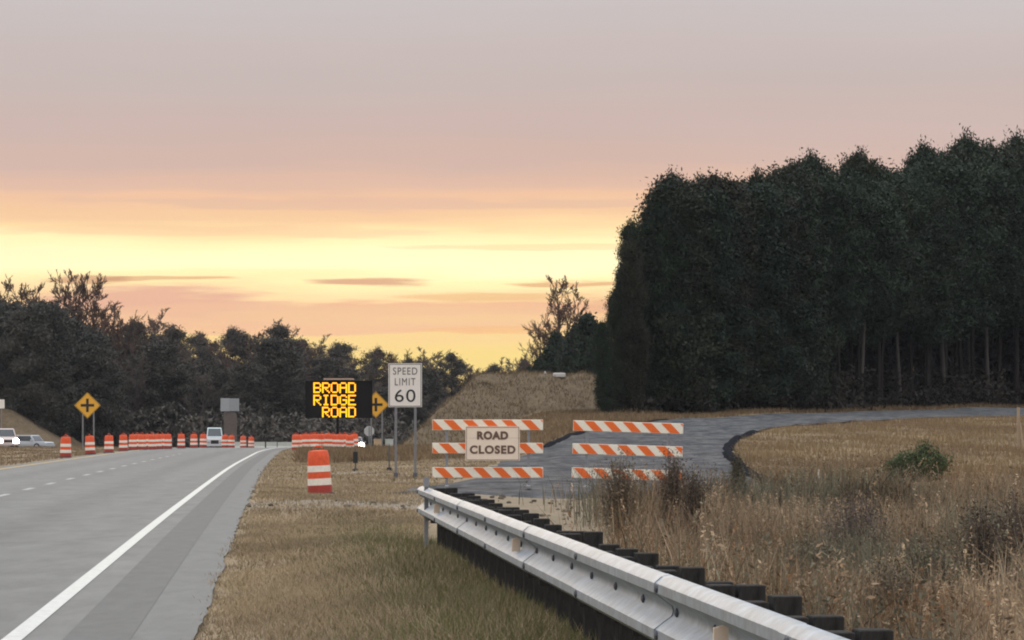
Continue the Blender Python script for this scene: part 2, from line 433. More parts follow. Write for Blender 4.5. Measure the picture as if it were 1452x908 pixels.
def side_road():
    n = len(QL); k = 14; t = np.linspace(0, 1, k)
    P = QL[:, None, :]*(1-t[None, :, None])+QR[:, None, :]*t[None, :, None]
    r = np.random.default_rng(8); P[:, 0] += np.convolve(r.normal(0, .35, n+2), np.ones(3)/3, 'valid')[:, None]*[1, 0]; P[:, -1] += np.convolve(r.normal(0, .35, n+2), np.ones(3)/3, 'valid')[:, None]*[1, 0]
    P[0, :, 1] += .8*np.sin(np.linspace(0, 9, k))
    P = np.concatenate([P[:1]+[0, -.25], P]); X, Y = P[..., 0], P[..., 1]; Z = gz(X, Y)+.035; Z[0] -= .3
    V = np.stack([X.ravel(), Y.ravel(), Z.ravel()], 1); idx = np.arange(X.size).reshape(X.shape)
    F = np.stack([idx[:-1, :-1], idx[:-1, 1:], idx[1:, 1:], idx[1:, :-1]], -1).reshape(-1, 4)
    m = mat('new_asphalt', (.056, .060, .067), rough=1.0, var=.6, vscale=.8, bump=1.0, bscale=14, world=True, stretch=(1, .35, 1), col2=(.125, .122, .120), spec=.04)
    o = link('side_road', np_mesh('side_road', V, F, m, None, True)); tag(o, kind='structure')
    # loose dark kerb of surplus asphalt along both edges
    me = mat('asphalt_kerb', (.022, .022, .025), spec=.0, rough=1.0, var=.4, vscale=1.5, bump=.6, bscale=20, world=True)
    def kerb(i0, i1, Q, sgn, w, h):
        R = []
        for i in range(i0, i1):
            x, y = Q[i]; ww = w*(.7+.6*r.random()); hh = h*(.6+.8*r.random())
            ring = []
            for u, v in ((-1, 0), (-.6, .8), (0, 1), (.5, .7), (1, 0)):
                xx = x+u*ww; ring.append((xx, y+.2*u, float(gz(xx, y))+.02+v*hh))
            R.append(ring)
        MB().rings(R, closed=False).build('asphalt_kerb', me, o)
    kerb(1, 40, QR, 1, .24, .12)
    kerb(26, 48, QL, -1, .24, .10)
side_road()

# bridge-approach embankment of bare brown earth
EMB_TOP = 5.55
def emb_h(X, Y):
    top = EMB_TOP
    h = np.minimum(np.minimum((X+7.9)*1.04, (13.0-X)*.9), (Y-(250+.35*(X+4)))*.21)
    h = top-np.log1p(np.exp(np.clip((top-h)*6, -60, 60)))/6
    nz_ = .16*np.sin(X*1.3+Y*.2)+.1*np.sin(X*3.1-Y*.5)+.5*(hash_noise(X, Y, .5, 21)-.5)+.3*(hash_noise(X, Y*.3, 1.4, 22)-.5)
    return h+nz_*ss(.2, 2, h)*.6
def embankment():
    xs = np.concatenate([np.linspace(-20, 16, 73)]); ys = np.linspace(225, 420, 90)
    X, Y = np.meshgrid(xs, ys); top = EMB_TOP
    Z = np.maximum(emb_h(X, Y), gz(X, Y)-.6)
    V = np.stack([X.ravel(), Y.ravel(), Z.ravel()], 1); idx = np.arange(X.size).reshape(X.shape)
    F = np.stack([idx[:-1, :-1], idx[:-1, 1:], idx[1:, 1:], idx[1:, :-1]], -1).reshape(-1, 4)
    m = mat('bank_earth', (.125, .092, .058), rough=.95, var=.4, vscale=.9, bump=1, bscale=4, world=True, col2=(.165, .122, .075), spec=.1)
    o = link('embankment', np_mesh('embankment', V, F, m, None, True)); tag(o, kind='structure')
    o['label'] = 'brown earth bridge embankment behind the road closed barricade'
    # the other approach, at the far left
    xs = np.linspace(-95, -42, 50); ys = np.linspace(385, 470, 40); X, Y = np.meshgrid(xs, ys)
    h = np.minimum((-47.5-X)*.62-2.6, 3.6); h = np.minimum(h, (Y-392)*.6-2.4)+.25*(hash_noise(X, Y, .5, 23)-.5)
    Z = np.maximum(h, gz(X, Y)-.6)
    V = np.stack([X.ravel(), Y.ravel(), Z.ravel()], 1); idx = np.arange(X.size).reshape(X.shape)
    F = np.stack([idx[:-1, :-1], idx[:-1, 1:], idx[1:, 1:], idx[1:, :-1]], -1).reshape(-1, 4)
    o = link('embankment', np_mesh('embankment', V, F, m, None, True)); tag(o, kind='structure')
embankment()

def haze():
    b = MB().box(-1510, 1510, -410, 2510, -5, 30)
    m = bpy.data.materials.new('evening_haze'); m.use_nodes = True; nt = m.node_tree; nt.nodes.clear()
    v = nt.nodes.new('ShaderNodeVolumePrincipled'); v.inputs['Color'].default_value = (.86, .90, .97, 1); v.inputs['Density'].default_value = HAZE; v.inputs['Anisotropy'].default_value = .0
    o = nt.nodes.new('ShaderNodeOutputMaterial'); nt.links.new(v.outputs[0], o.inputs['Volume'])
    h = b.build('haze', m); tag(h, 'thin evening haze over the whole place', 'haze', kind='stuff')
HAZE = .00006
haze()

# ------------------------------------------------------------------ grass (stuff)
def blades(name, label, P, h, w, cols, m, lean=.5, seg=1):
    n = len(P); r = RNG
    a = r.uniform(0, 2*math.pi, n); la = r.uniform(0, 2*math.pi, n); ln = np.abs(r.normal(0, lean, n))*h
    wv = np.stack([np.cos(a), np.sin(a), np.zeros(n)], 1)*w[:, None]/2
    tip = P+np.stack([np.cos(la)*ln, np.sin(la)*ln, h], 1)
    if seg == 1:
        V = np.stack([P-wv, P+wv, tip], 1).reshape(-1, 3); F = np.arange(3*n).reshape(n, 3); k = 3
        F = [F]
    else:
        mid = P+np.stack([np.cos(la)*ln*.3, np.sin(la)*ln*.3, h*.6], 1)
        V = np.stack([P-wv, P+wv, mid+wv*.8, mid-wv*.8, tip], 1).reshape(-1, 3); b = np.arange(n)[:, None]*5; k = 5
        F = [b+np.array([[0, 1, 2, 3]]), b+np.array([[3, 2, 4]])]
    me = np_mesh(name, V, F, m, np.repeat(cols, k, 0))
    o = link(name, me); tag(o, label, 'grass', kind='stuff')
    return o
M_GRASS = mat('dry_grass', (1, 1, 1), rough=.85, attr=True, spec=.2, trans=.25)
def pts(n, x0, x1, y0, y1, keep=None, ydist=None):
    x = RNG.uniform(x0, x1, n); y = RNG.uniform(y0, y1, n)
    if ydist: y = y0+(y1-y0)*RNG.random(n)**ydist
    if keep is not None:
        k = RNG.random(n) < keep(x, y); x, y = x[k], y[k]
    return np.stack([x, y, gz(x, y)-.005], 1)
def on_verge(x, y):
    d = x-edge_x(y)
    right = np.where(y < 40, rail_x(y)+.4, np.where(y < 74, -1.4-.02*(y-60), np.interp(y, QL[:, 1], QL[:, 0])-.2))
    frayed = ss(1.12, 1.5, d+.25*(hash_noise(x, y, 2.2, 31)-.5))
    return frayed*(x < right)*(1-.93*soil_mask(x, y))*(.35+.65*ss(.25, .5, hash_noise(x, y*.6, 1.1, 12)))
def tint(P, base, spread, seed):
    n = len(P); k = hash_noise(P[:, 0], P[:, 1]*.6, .8, seed)[:, None]
    return base*(1-spread+2*spread*RNG.random((n, 1)))*(.75+.5*k)
def verge_grass():
    Ps, hs, ws = [], [], []
    for (y0, y1, x0, x1, n, h, w) in [(20, 34, -4.5, 1.6, 150000, .040, .010), (34, 55, -6, 0, 130000, .045, .016), (55, 90, -8.5, .5, 90000, .05, .026), (90, 150, -12.5, 2, 60000, .06, .045), (150, 232, -16, 3, 32000, .09, .08)]:
        P = pts(n, x0, x1, y0, y1, on_verge); Ps.append(P)
        o = olive_mask(P[:, 0], P[:, 1])
        hs.append(h*RNG.uniform(.5, 1.5, len(P))*(1+1.3*o)); ws.append(np.full(len(P), w))
    P = np.concatenate(Ps); h = np.concatenate(hs); w = np.concatenate(ws); o = olive_mask(P[:, 0], P[:, 1])[:, None]
    br = tint(P, np.array([.340, .262, .168]), .32, 41); ol = tint(P, np.array([.125, .125, .050]), .3, 42)
    green = (RNG.random((len(P), 1)) < .06+.5*o)
    c = np.where(green, ol, br)
    blades('verge_grass', 'short dry brown mown grass between the road and the guardrail', P, h, w, c, M_GRASS, .8)
    # left median
    P = pts(150000, -52, -14, 95, 330, lambda x, y: (ss(-8.15, -8.6, x-edge_x(y))*(x-edge_x(y) > -22.8)).astype(float), 1.3)
    blades('median_grass', 'dry brown grass of the median along the left road edge', P, RNG.uniform(.05, .15, len(P)), np.full(len(P), .028), tint(P, np.array([.200, .140, .080]), .15, 43), M_GRASS, .6)
verge_grass()

def rough_grass():
    # longer tufts at the foot of the guardrail posts
    y = RNG.uniform(6, 39.5, 16000); x = rail_x(y)+RNG.normal(.0, .28, len(y))
    P = np.stack([x, y, gz(x, y)-.005], 1)
    c = np.where(RNG.random((len(y), 1)) < .55, tint(P, np.array([.105, .11, .045]), .3, 44), tint(P, np.array([.20, .15, .085]), .3, 45))
    blades('guardrail_grass', 'longer olive grass at the foot of the guardrail posts', P, RNG.uniform(.05, .17, len(y)), np.full(len(y), .012), c, M_GRASS, .5)
    # tall dry weeds in the ditch right of the guardrail
    def keep(x, y):
        d = x-rail_x(y)
        left = .75+.75*ss(22, 36, y)+1.45*ss(34, 52, y)
        return ss(left-.2, left+.8, d+.6*(hash_noise(x, y, .9, 51)-.5))*(.25+.75*ss(.3, .6, hash_noise(x, y, .55, 52)))*ss(66, 52, y-1.2*np.maximum(x-4, 0)*.5+2*np.sin(x))
    P = pts(190000, -1.4, 14, 13, 66, keep, .95)
    n = len(P); tall = hash_noise(P[:, 0], P[:, 1], .5, 53)
    h = (.34+.70*tall)*RNG.uniform(.45, 1.1, n)*(.72+.28*ss(15, 32, P[:, 1]))
    k = hash_noise(P[:, 0], P[:, 1]*.7, .65, 54)[:, None]; g = hash_noise(P[:, 0], P[:, 1]*.7, .4, 55)[:, None]
    base = np.where(g+.15*RNG.normal(0, 1, (n, 1)) > .58, np.array([.205, .188, .130]), np.array([.315, .232, .150]))
    c = base*np.where(hash_noise(P[:, 0], P[:, 1]*.8, .9, 57)[:, None] > .7, np.array([.62, .5, .42]), 1.0)*(.45+.85*k)*RNG.uniform(.45, 1.5, (n, 1))
    global WEED; WEED = (P, h, c)
    blades('tall_dry_grass', 'tall dry tangled weeds in the ditch right of the guardrail', P, h, RNG.uniform(.006, .016, n), c, M_GRASS, .42, 2)
    # straw field inside the bend of the side road
    def keepf(x, y):
        return (~in_poly(SR_POLY, x, y)).astype(float)*(x > np.interp(y, QR[:, 1], QR[:, 0])+.25)*(.7+.3*hash_noise(x, y*.6, .5, 61))
    P = pts(190000, 3, 46, 60, 262, keepf, 1.15)
    n = len(P); t = hash_noise(P[:, 0], P[:, 1]*.5, .35, 62)
    h = (.08+.24*t)*RNG.uniform(.5, 1.4, n)
    w = .010+.00018*P[:, 1]
    k = hash_noise(P[:, 0], P[:, 1]*.4, .22, 63)[:, None]
    c = (np.array([.270, .190, .100])*k+np.array([.215, .148, .086])*(1-k))*RNG.uniform(.78, 1.22, (n, 1))
    blades('field_grass', 'straw coloured rough grass inside the bend of the side road', P, h, w, c, M_GRASS, .5)
    # thin growth along the far edge of the side road
    y = RNG.uniform(140, 285, 60000); x = np.interp(y, QL[:, 1], QL[:, 0])-RNG.uniform(.3, 20, len(y)); k = ~in_poly(SR_POLY, x, y) & (x-edge_x(y) > 2.2); x, y = x[k], y[k]
    P = np.stack([x, y, gz(x, y)], 1)
    blades('roadside_grass', 'pale dry grass along the far edge of the side road', P, RNG.uniform(.1, .4, len(y)), np.full(len(y), .07), tint(P, np.array([.20, .14, .08]), .35, 64), M_GRASS, .5)
rough_grass()
def bank_grass():
    x = RNG.uniform(-8, 13, 30000); y = RNG.uniform(248, 285, 30000); h = emb_h(x, y); k = (h > gz(x, y)+.05) & (RNG.random(len(x)) < .25+.75*hash_noise(x, y*.6, .6, 71)); x, y, h = x[k], y[k], h[k]
    P = np.stack([x, y, h-.02], 1)
    blades('bank_grass', 'thin dry grass growing over the earth embankment', P, RNG.uniform(.1, .34, len(x)), np.full(len(x), .07), tint(P, np.array([.190, .138, .082]), .35, 72), M_GRASS, .6)
bank_grass()
def clods():
    r = np.random.default_rng(33); V = []; F = []; C = []; n0 = 0
    for k in range(420):
        x = r.uniform(-5.3, 4.2); y = r.uniform(47, 76); d = x-float(edge_x(y))
        if float(soil_mask(np.array(x), np.array(y))) < .4 or d < 1.2: continue
        s_ = .012+.05*r.random()**3; u = r.normal(0, 1, (14, 3)); u /= np.linalg.norm(u, axis=1)[:, None]
        c = np.array([x, y, float(gz(x, y))+s_*.3])
        lat = [(math.cos(a)*math.cos(e), math.sin(a)*math.cos(e), math.sin(e)) for e in (-.7, .5) for a in np.arange(6)*math.pi/3]+[(0, 0, 1)]
        P = np.array(lat)*s_*r.uniform(.7, 1.3, (13, 1))*np.array([1.3, 1.1, .8])+c
        V.append(P); f = [(j, (j+1) % 6, (j+1) % 6+6) for j in range(6)]+[(j, (j+1) % 6+6, j+6) for j in range(6)]+[(j+6, (j+1) % 6+6, 12) for j in range(6)]
        F.append(np.array(f)+n0); n0 += 13; C.append(np.tile(np.array([.20, .165, .12])*r.uniform(.35, 1.2), (13, 1)))
    o = link('soil_clods', np_mesh('soil_clods', np.concatenate(V), np.concatenate(F), MATS['earth'], np.concatenate(C))); tag(o, 'small clods and stones scattered on the bare soil before the barricades', 'stones', kind='stuff')
clods()
# ------------------------------------------------------------------ trees
def np_tube(P, R, n):
    P = np.asarray(P, float); R = np.asarray(R, float)
    d = np.gradient(P, axis=0); d /= np.linalg.norm(d, axis=1)[:, None]+1e-9
    ref = np.where(np.abs(d[:, 2:3]) > .9, np.array([[1., 0, 0]]), np.array([[0, 0, 1.]]))
    u = np.cross(d, ref); u /= np.linalg.norm(u, axis=1)[:, None]+1e-9; v = np.cross(d, u)
    a = np.arange(n)*2*math.pi/n
    V = P[:, None]+R[:, None, None]*(np.cos(a)[None, :, None]*u[:, None]+np.sin(a)[None, :, None]*v[:, None])
    i = np.arange(len(P)-1)[:, None]*n; j = np.arange(n)[None]; jj = (j+1) % n
    F = np.stack([i+j, i+jj, i+jj+n, i+j+n], -1).reshape(-1, 4)
    return V.reshape(-1, 3), F
class NB:
    def __init__(s): s.V = []; s.F = []; s.C = []; s.n = 0
    def add(s, V, F, c=None):
        s.V.append(V); s.F.append(F+s.n); s.n += len(V)
        if c is not None: s.C.append(np.broadcast_to(c, (len(V), 3)))
    def mesh(s, name, m, smooth=False):
        return np_mesh(name, np.concatenate(s.V), np.concatenate(s.F), m, np.concatenate(s.C) if s.C else None, smooth)
def leaf_quads(r, C, size, flat=.0, elong=2.4):
    """randomly turned diamond faces at centres C"""
    n = len(C)
    u = r.normal(0, 1, (n, 3)); u[:, 2] *= 1-flat; u /= np.linalg.norm(u, axis=1)[:, None]
    w = r.normal(0, 1, (n, 3)); v = np.cross(u, w); v /= np.linalg.norm(v, axis=1)[:, None]+1e-9
    s = size*r.uniform(.55, 1.35, (n, 1))
    V = np.stack([C-u*s*elong/2, C+v*s/2, C+u*s*elong/2, C-v*s/2], 1).reshape(-1, 3)
    return V, np.arange(4*n).reshape(n, 4)
M_NEEDLE = mat('pine_needles', (1, 1, 1), rough=.7, attr=True, spec=.25)
M_BARK = mat('pine_bark', (.030, .025, .022), rough=.95, var=.4, vscale=3, stretch=(1, 1, .25), spec=.1)
M_PALE = mat('pale_bark', (.085, .075, .066), rough=.95, var=.3, vscale=3, stretch=(1, 1, .25), spec=.1)
M_TWIG = mat('grey_twigs', (.145, .12, .10), rough=.95, spec=.1)
M_TWIGP = mat('brown_twigs', (.13, .085, .065), rough=.95, spec=.1)

def pine_mesh(seed, H=20., base=.4, rad=3.2, nl=42, per=95, leaf=.27, col=(.026, .040, .020), taper=1.0, shape='round', bark=None, clump=.62, vary=1.0):
    r = np.random.default_rng(seed)
    tb = NB(); k = 9; t = np.linspace(0, 1, k)
    bend = np.cumsum(r.normal(0, .07, (k, 2)), 0)*H/20; bend[0] = 0
    P = np.stack([bend[:, 0], bend[:, 1], t*H*.97], 1); R = (.011*H)*(1-t*.86)*np.where(t < .06, 1.25, 1)
    tb.add(*np_tube(P, R, 7))
    cr = NB(); col = np.array(col)
    for i in range(nl):
        q = (i+r.random())/nl; f = base+(1-base)*q**.9
        if shape == 'round': prof = math.sin(math.pi*min(1, .18+.80*q))**.7
        elif shape == 'cone': prof = (1-q)**.75*.95+.10
        else: prof = (math.sin(math.pi*(.32+.62*q)))**.6
        L = rad*prof*r.uniform(.6, 1.15); a = i*2.399+r.normal(0, .4)
        z0 = f*H; p0 = np.array([np.interp(z0, P[:, 2], P[:, 0]), np.interp(z0, P[:, 2], P[:, 1]), min(z0, H*.96)])
        rise = L*(.05+.45*q)+r.normal(0, .15)
        tipp = p0+np.array([math.cos(a)*L, math.sin(a)*L, rise])
        mid = (p0+tipp)/2+np.array([0, 0, -.06*L])
        tb.add(*np_tube(np.array([p0, mid, tipp]), [.045*H/20*1.6, .03*H/20*1.4, .012], 4))
        for c, wgt in ((tipp, 1.0), (p0*.3+tipp*.7+r.normal(0, .25, 3), .8), (p0*.6+tipp*.4+r.normal(0, .25, 3), .5)):
            n = int(per*wgt*r.uniform(.6, 1.3)); cs = clump*H/20*r.uniform(.7, 1.35)
            C = c+r.normal(0, 1, (n, 3))*np.array([cs, cs, cs*.62])
            V, F = leaf_quads(r, C, leaf)
            cr.add(V, F, col*(1+vary*r.uniform(-.38, .45))*np.repeat(1+vary*r.uniform(-.25, .25, (n, 1)), 4, 0))
    top = np.array([P[-1, 0], P[-1, 1], H])
    for _ in range(3):
        C = top+r.normal(0, 1, (per, 3))*np.array([.5, .5, .55])*H/20; V, F = leaf_quads(r, C, leaf); cr.add(V, F, col*r.uniform(.7, 1.4))
    return tb.mesh('trunk', bark or M_BARK, True), cr.mesh('crown', M_NEEDLE), H

def bare_mesh(seed, H=16., spread=.55, depth=4, m=None, twig=.035, upright=.4, fork=.32):
    """leafless tree: a leader to the top, limbs along it, fine twigs thinning outwards"""
    r = np.random.default_rng(seed); tb = NB(); cr = NB()
    k = 10; t = np.linspace(0, 1, k); lead = np.stack([np.cumsum(r.normal(0, .12, k)), np.cumsum(r.normal(0, .12, k)), t*H*.93], 1); lead[0, :2] = 0
    tb.add(*np_tube(lead, .012*H*(1-t)**.8+twig*.6, 6))
    def br(p, d, L, R, lev):
        k = 4; P = [p]; q = p; dd = d
        for i in range(k-1):
            dd = dd+r.normal(0, .16, 3)+np.array([0, 0, .10*upright]); dd = dd/np.linalg.norm(dd); q = q+dd*L/(k-1); P.append(q)
        P = np.array(P); cr.add(*np_tube(P, np.linspace(R, max(R*.5, twig*.45), k), 3))
        if lev >= depth: return
        for j in range([0, 6, 5, 4, 3][lev]):
            u = r.uniform(.22, .98); f = u*(k-1); a = int(f); pp = P[a]+(P[min(a+1, k-1)]-P[a])*(f-a)
            nd = dd+r.normal(0, 1, 3)*spread+np.array([0, 0, .25*upright]); nd /= np.linalg.norm(nd)
            br(pp, nd, L*r.uniform(.32, .58), max(R*.5, twig), lev+1)
    n = 24
    for i in range(n):
        q = (i+r.random())/n; f = fork+(1-fork)*q; z = f*H*.93; p = np.array([np.interp(z, lead[:, 2], lead[:, 0]), np.interp(z, lead[:, 2], lead[:, 1]), z])
        a = i*2.4+r.normal(0, .5); up = .55+.9*upright*r.random(); d = np.array([math.cos(a), math.sin(a), up]); d /= np.linalg.norm(d)
        br(p, d, H*(.30-.20*q)*r.uniform(.7, 1.2), .0045*H*(1-.6*q), 1)
    return tb.mesh('trunk', m, True), cr.mesh('branches', m), np.concatenate(cr.V)[:, 2].max()

def plant_tree(kind, name, label, group, x, y, H, rot=None, sxy=1.0, z=None, cat='tree'):
    tm, cm, h0 = kind; s = H/h0
    o = thing(name, label, cat, (x, y, (float(gz(x, y)) if z is None else z)-.05), RNG.uniform(0, 6.28) if rot is None else rot, group)
    o.scale = (s*sxy, s*sxy, s); o.rotation_euler = (RNG.normal(0, .022), RNG.normal(0, .022), o.rotation_euler[2])
    link('trunk', tm, o); link(cm.name.split('.')[0], cm, o)
    return o

DG = (.015, .026, .013)
FULL = [pine_mesh(100+i, 20, .05, 3.0, 64, 330, .150, c, shape='full', clump=.62) for i, c in enumerate([DG, (.021, .027, .014), (.014, .028, .016), (.024, .024, .014)])]
HIGH = [pine_mesh(120+i, 20, b, 3.0, 44, 380, .150, c, shape='full', bark=bk, clump=.66) for i, (b, c, bk) in enumerate([(.40, DG, M_BARK), (.48, (.018, .030, .015), M_PALE), (.33, (.015, .028, .014), M_BARK), (.44, (.021, .027, .013), M_BARK)])]
YOUNG = [pine_mesh(140+i, 9, .06, 2.0, 40, 190, .16, c, shape='cone', clump=.8) for i, c in enumerate([(.024, .036, .022), (.030, .040, .022)])]
FARP = [pine_mesh(160+i, 16, b, 3.5, 21, 260, .13, c, shape='round', clump=.58, vary=.5) for i, (b, c) in enumerate([(.45, (.078, .068, .055)), (.55, (.084, .072, .057)), (.35, (.074, .067, .054)), (.60, (.086, .072, .056))])]  # foliage lightened and greyed: distance haze is put into the leaf colour
FARF = [pine_mesh(170+i, 14, .05, 3.4, 46, 330, .15, c, shape='full', clump=.80, vary=.5) for i, c in enumerate([(.046, .046, .036), (.062, .057, .045)])]  # far haze is mixed into this evergreen colour as well
BARE = [bare_mesh(180+i, 16, s, 4, M_TWIG, .032, u) for i, (s, u) in enumerate([(.5, .5), (.55, .4), (.45, .7), (.6, .4)])]
BAREP = [bare_mesh(190+i, 16, s, 4, M_TWIGP, .032, u, fork=.25) for i, (s, u) in enumerate([(.42, .8), (.5, .6), (.4, .9)])]

RIGHT_TOP = [(800, 540), (830, 470), (846, 405), (862, 345), (885, 302), (915, 275), (938, 245), (960, 234), (1000, 238), (1040, 232), (1080, 238), (1120, 220), (1155, 210), (1190, 222), (1230, 212), (1280, 214), (1320, 202), (1380, 192), (1452, 190), (1700, 185), (3000, 180)]
def right_wood():
    r = np.random.default_rng(11)
    for q, (px, py) in enumerate([(858, 452), (870, 410), (884, 372), (898, 342), (914, 314), (930, 292), (946, 266), (960, 250)]):
        Y = 236.5+.16*(px-858)/2; x = wx(px, Y)
        plant_tree(FULL[q % 4], 'pine_tree', 'dark pine in the stepped left edge of the right-hand wood', 'stepped left edge pines of the right-hand wood', x, Y+1.5*(q % 3), float(wz(py+10, Y))-float(gz(x, Y)), sxy=[.62, .55, .52, .50, .52, .58, .66, .74][q])
    # front row, then a second row that carries the skyline
    d = np.concatenate([[0], np.cumsum(np.hypot(*np.diff(FOREST_FRONT[1:9], axis=0).T))])
    def along(t): return np.interp(t, d, FOREST_FRONT[1:9, 0]), np.interp(t, d, FOREST_FRONT[1:9, 1])
    t = 2.6; i = 0
    while t < d[-1]-22:
        x, y = along(t); x += r.normal(0, .5); y += 1.5+abs(r.normal(0, .9))
        px = CX+x/y*FPX
        top = float(wz(lerp_tab(RIGHT_TOP, px-45*max(0, min(1, (1000-px)/120)))+(8 if 950 < px < 1070 else 34)+r.uniform(2, 34)+(14 if i % 3 else 0), y)); H = top-float(gz(x, y))
        if px < 1130:
            plant_tree(FULL[i % 4], 'pine_tree', 'dark pine with foliage to the ground in the left end of the right-hand wood', 'leafy edge pines of the right-hand wood', x, y, H, sxy=r.uniform(.85, 1.1)*min(1.0, max(.55, H/15)))
            t += r.uniform(1.5, 2.6)
        else:
            plant_tree(HIGH[i % 4], 'pine_tree', 'tall pine with a bare trunk at the front of the right-hand wood', 'front row pines with bare trunks in the right-hand wood', x, y, H, sxy=r.uniform(.9, 1.15))
            t += r.uniform(1.3, 2.6)
        i += 1
    t = 1.5
    while t < d[-1]-22:
        x, y = along(t); x += r.normal(0, .8); y += 7+r.uniform(0, 3)
        px = CX+x/y*FPX; top = float(wz(lerp_tab(RIGHT_TOP, px-45*max(0, min(1, (1000-px)/120)))+22+(r.uniform(-6, 8) if i % 3 == 0 else r.uniform(10, 30)), y)); H = top-float(gz(x, y))
        if px > 968:
            plant_tree(HIGH[i % 4] if px > 1100 else FULL[i % 4], 'pine_tree', 'pine whose top forms the skyline of the right-hand wood', 'skyline pines of the right-hand wood', x, y, H, sxy=(.62 if i % 3 == 0 else r.uniform(.8, 1.1))*min(1, H/16))
        t += r.uniform(2.2, 3.6); i += 1
    # interior of the wood: one dark mass of trunks and foliage
    nb = NB(); tk = NB()
    n = 150
    for k in range(n):
        t = r.uniform(2, d[-1]-6); x, y = along(t); dep = r.uniform(11, 40); x += r.normal(0, 1)+dep*.15; y += dep
        px = CX+x/y*FPX
        if px < 1010: continue
        H = float(wz(lerp_tab(RIGHT_TOP, px-45*max(0, min(1, (1000-px)/120)))+55, y))-float(gz(x, y)); z0 = float(gz(x, y))
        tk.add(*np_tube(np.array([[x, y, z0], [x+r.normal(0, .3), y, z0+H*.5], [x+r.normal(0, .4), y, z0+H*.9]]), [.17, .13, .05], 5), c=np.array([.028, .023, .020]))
        m_ = 1300; C = np.stack([x+r.normal(0, 1.2, m_), y+r.normal(0, 1.5, m_), z0+H*(r.uniform(.25, .97, m_)**.8)], 1)
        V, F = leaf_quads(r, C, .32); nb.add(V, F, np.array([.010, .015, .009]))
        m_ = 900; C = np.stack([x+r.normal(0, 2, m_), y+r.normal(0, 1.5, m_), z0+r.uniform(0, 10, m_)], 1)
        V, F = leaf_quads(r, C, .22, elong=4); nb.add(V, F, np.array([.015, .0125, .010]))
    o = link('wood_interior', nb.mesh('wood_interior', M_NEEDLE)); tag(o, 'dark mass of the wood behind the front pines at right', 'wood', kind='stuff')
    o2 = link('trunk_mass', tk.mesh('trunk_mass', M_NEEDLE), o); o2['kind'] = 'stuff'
    # brown leafless undergrowth along the foot of the wood
    ub = NB()
    for k in range(240):
        t = r.uniform(0, d[-1]-24); x, y = along(t); x += r.normal(0, .8); y += r.uniform(-.6, 5); z0 = float(gz(x, y)); h = r.uniform(.6, 3.2)
        m_ = 90; C = np.stack([x+r.normal(0, .55, m_), y+r.normal(0, .5, m_), z0+h*r.random(m_)**.9], 1)
        V, F = leaf_quads(r, C, .16, elong=3.0); ub.add(V, F, np.array([.026, .021, .015])*r.uniform(.5, 1.25))
    o = link('undergrowth', ub.mesh('undergrowth', M_NEEDLE)); tag(o, 'brown brush along the foot of the right-hand wood', 'undergrowth', kind='stuff')
    # darker young conifers and bare trees where the wood meets the embankment
    for px, py, Y in [(778, 496, 345), (790, 478, 352), (803, 492, 335), (816, 468, 330), (829, 456, 318), (840, 452, 300), (846, 480, 288), (832, 508, 300), (764, 512, 356), (750, 524, 372)]:
        x = wx(px, Y); z0 = 2.5; plant_tree(YOUNG[px % 2], 'young_conifer', 'dark young conifer rising behind the top of the embankment', 'young conifers behind the embankment', x, Y, wz(py, Y)-z0, z=z0, sxy=.8)
    for q, (px, py, Y, s, lab) in enumerate([(792, 388, 372, .95, 'tall bare tree left of the dark wood, directly above the embankment'), (818, 398, 368, .9, 'bare tree touching the left edge of the dark wood'), (765, 452, 385, .9, 'small bare tree, leftmost of the three above the embankment')]):
        x = wx(px, Y); z0 = 1.5; plant_tree(BAREP[q], 'bare_tree', lab, 'bare trees above the embankment', x, Y, wz(py, Y)-z0, z=z0, sxy=s)
right_wood()

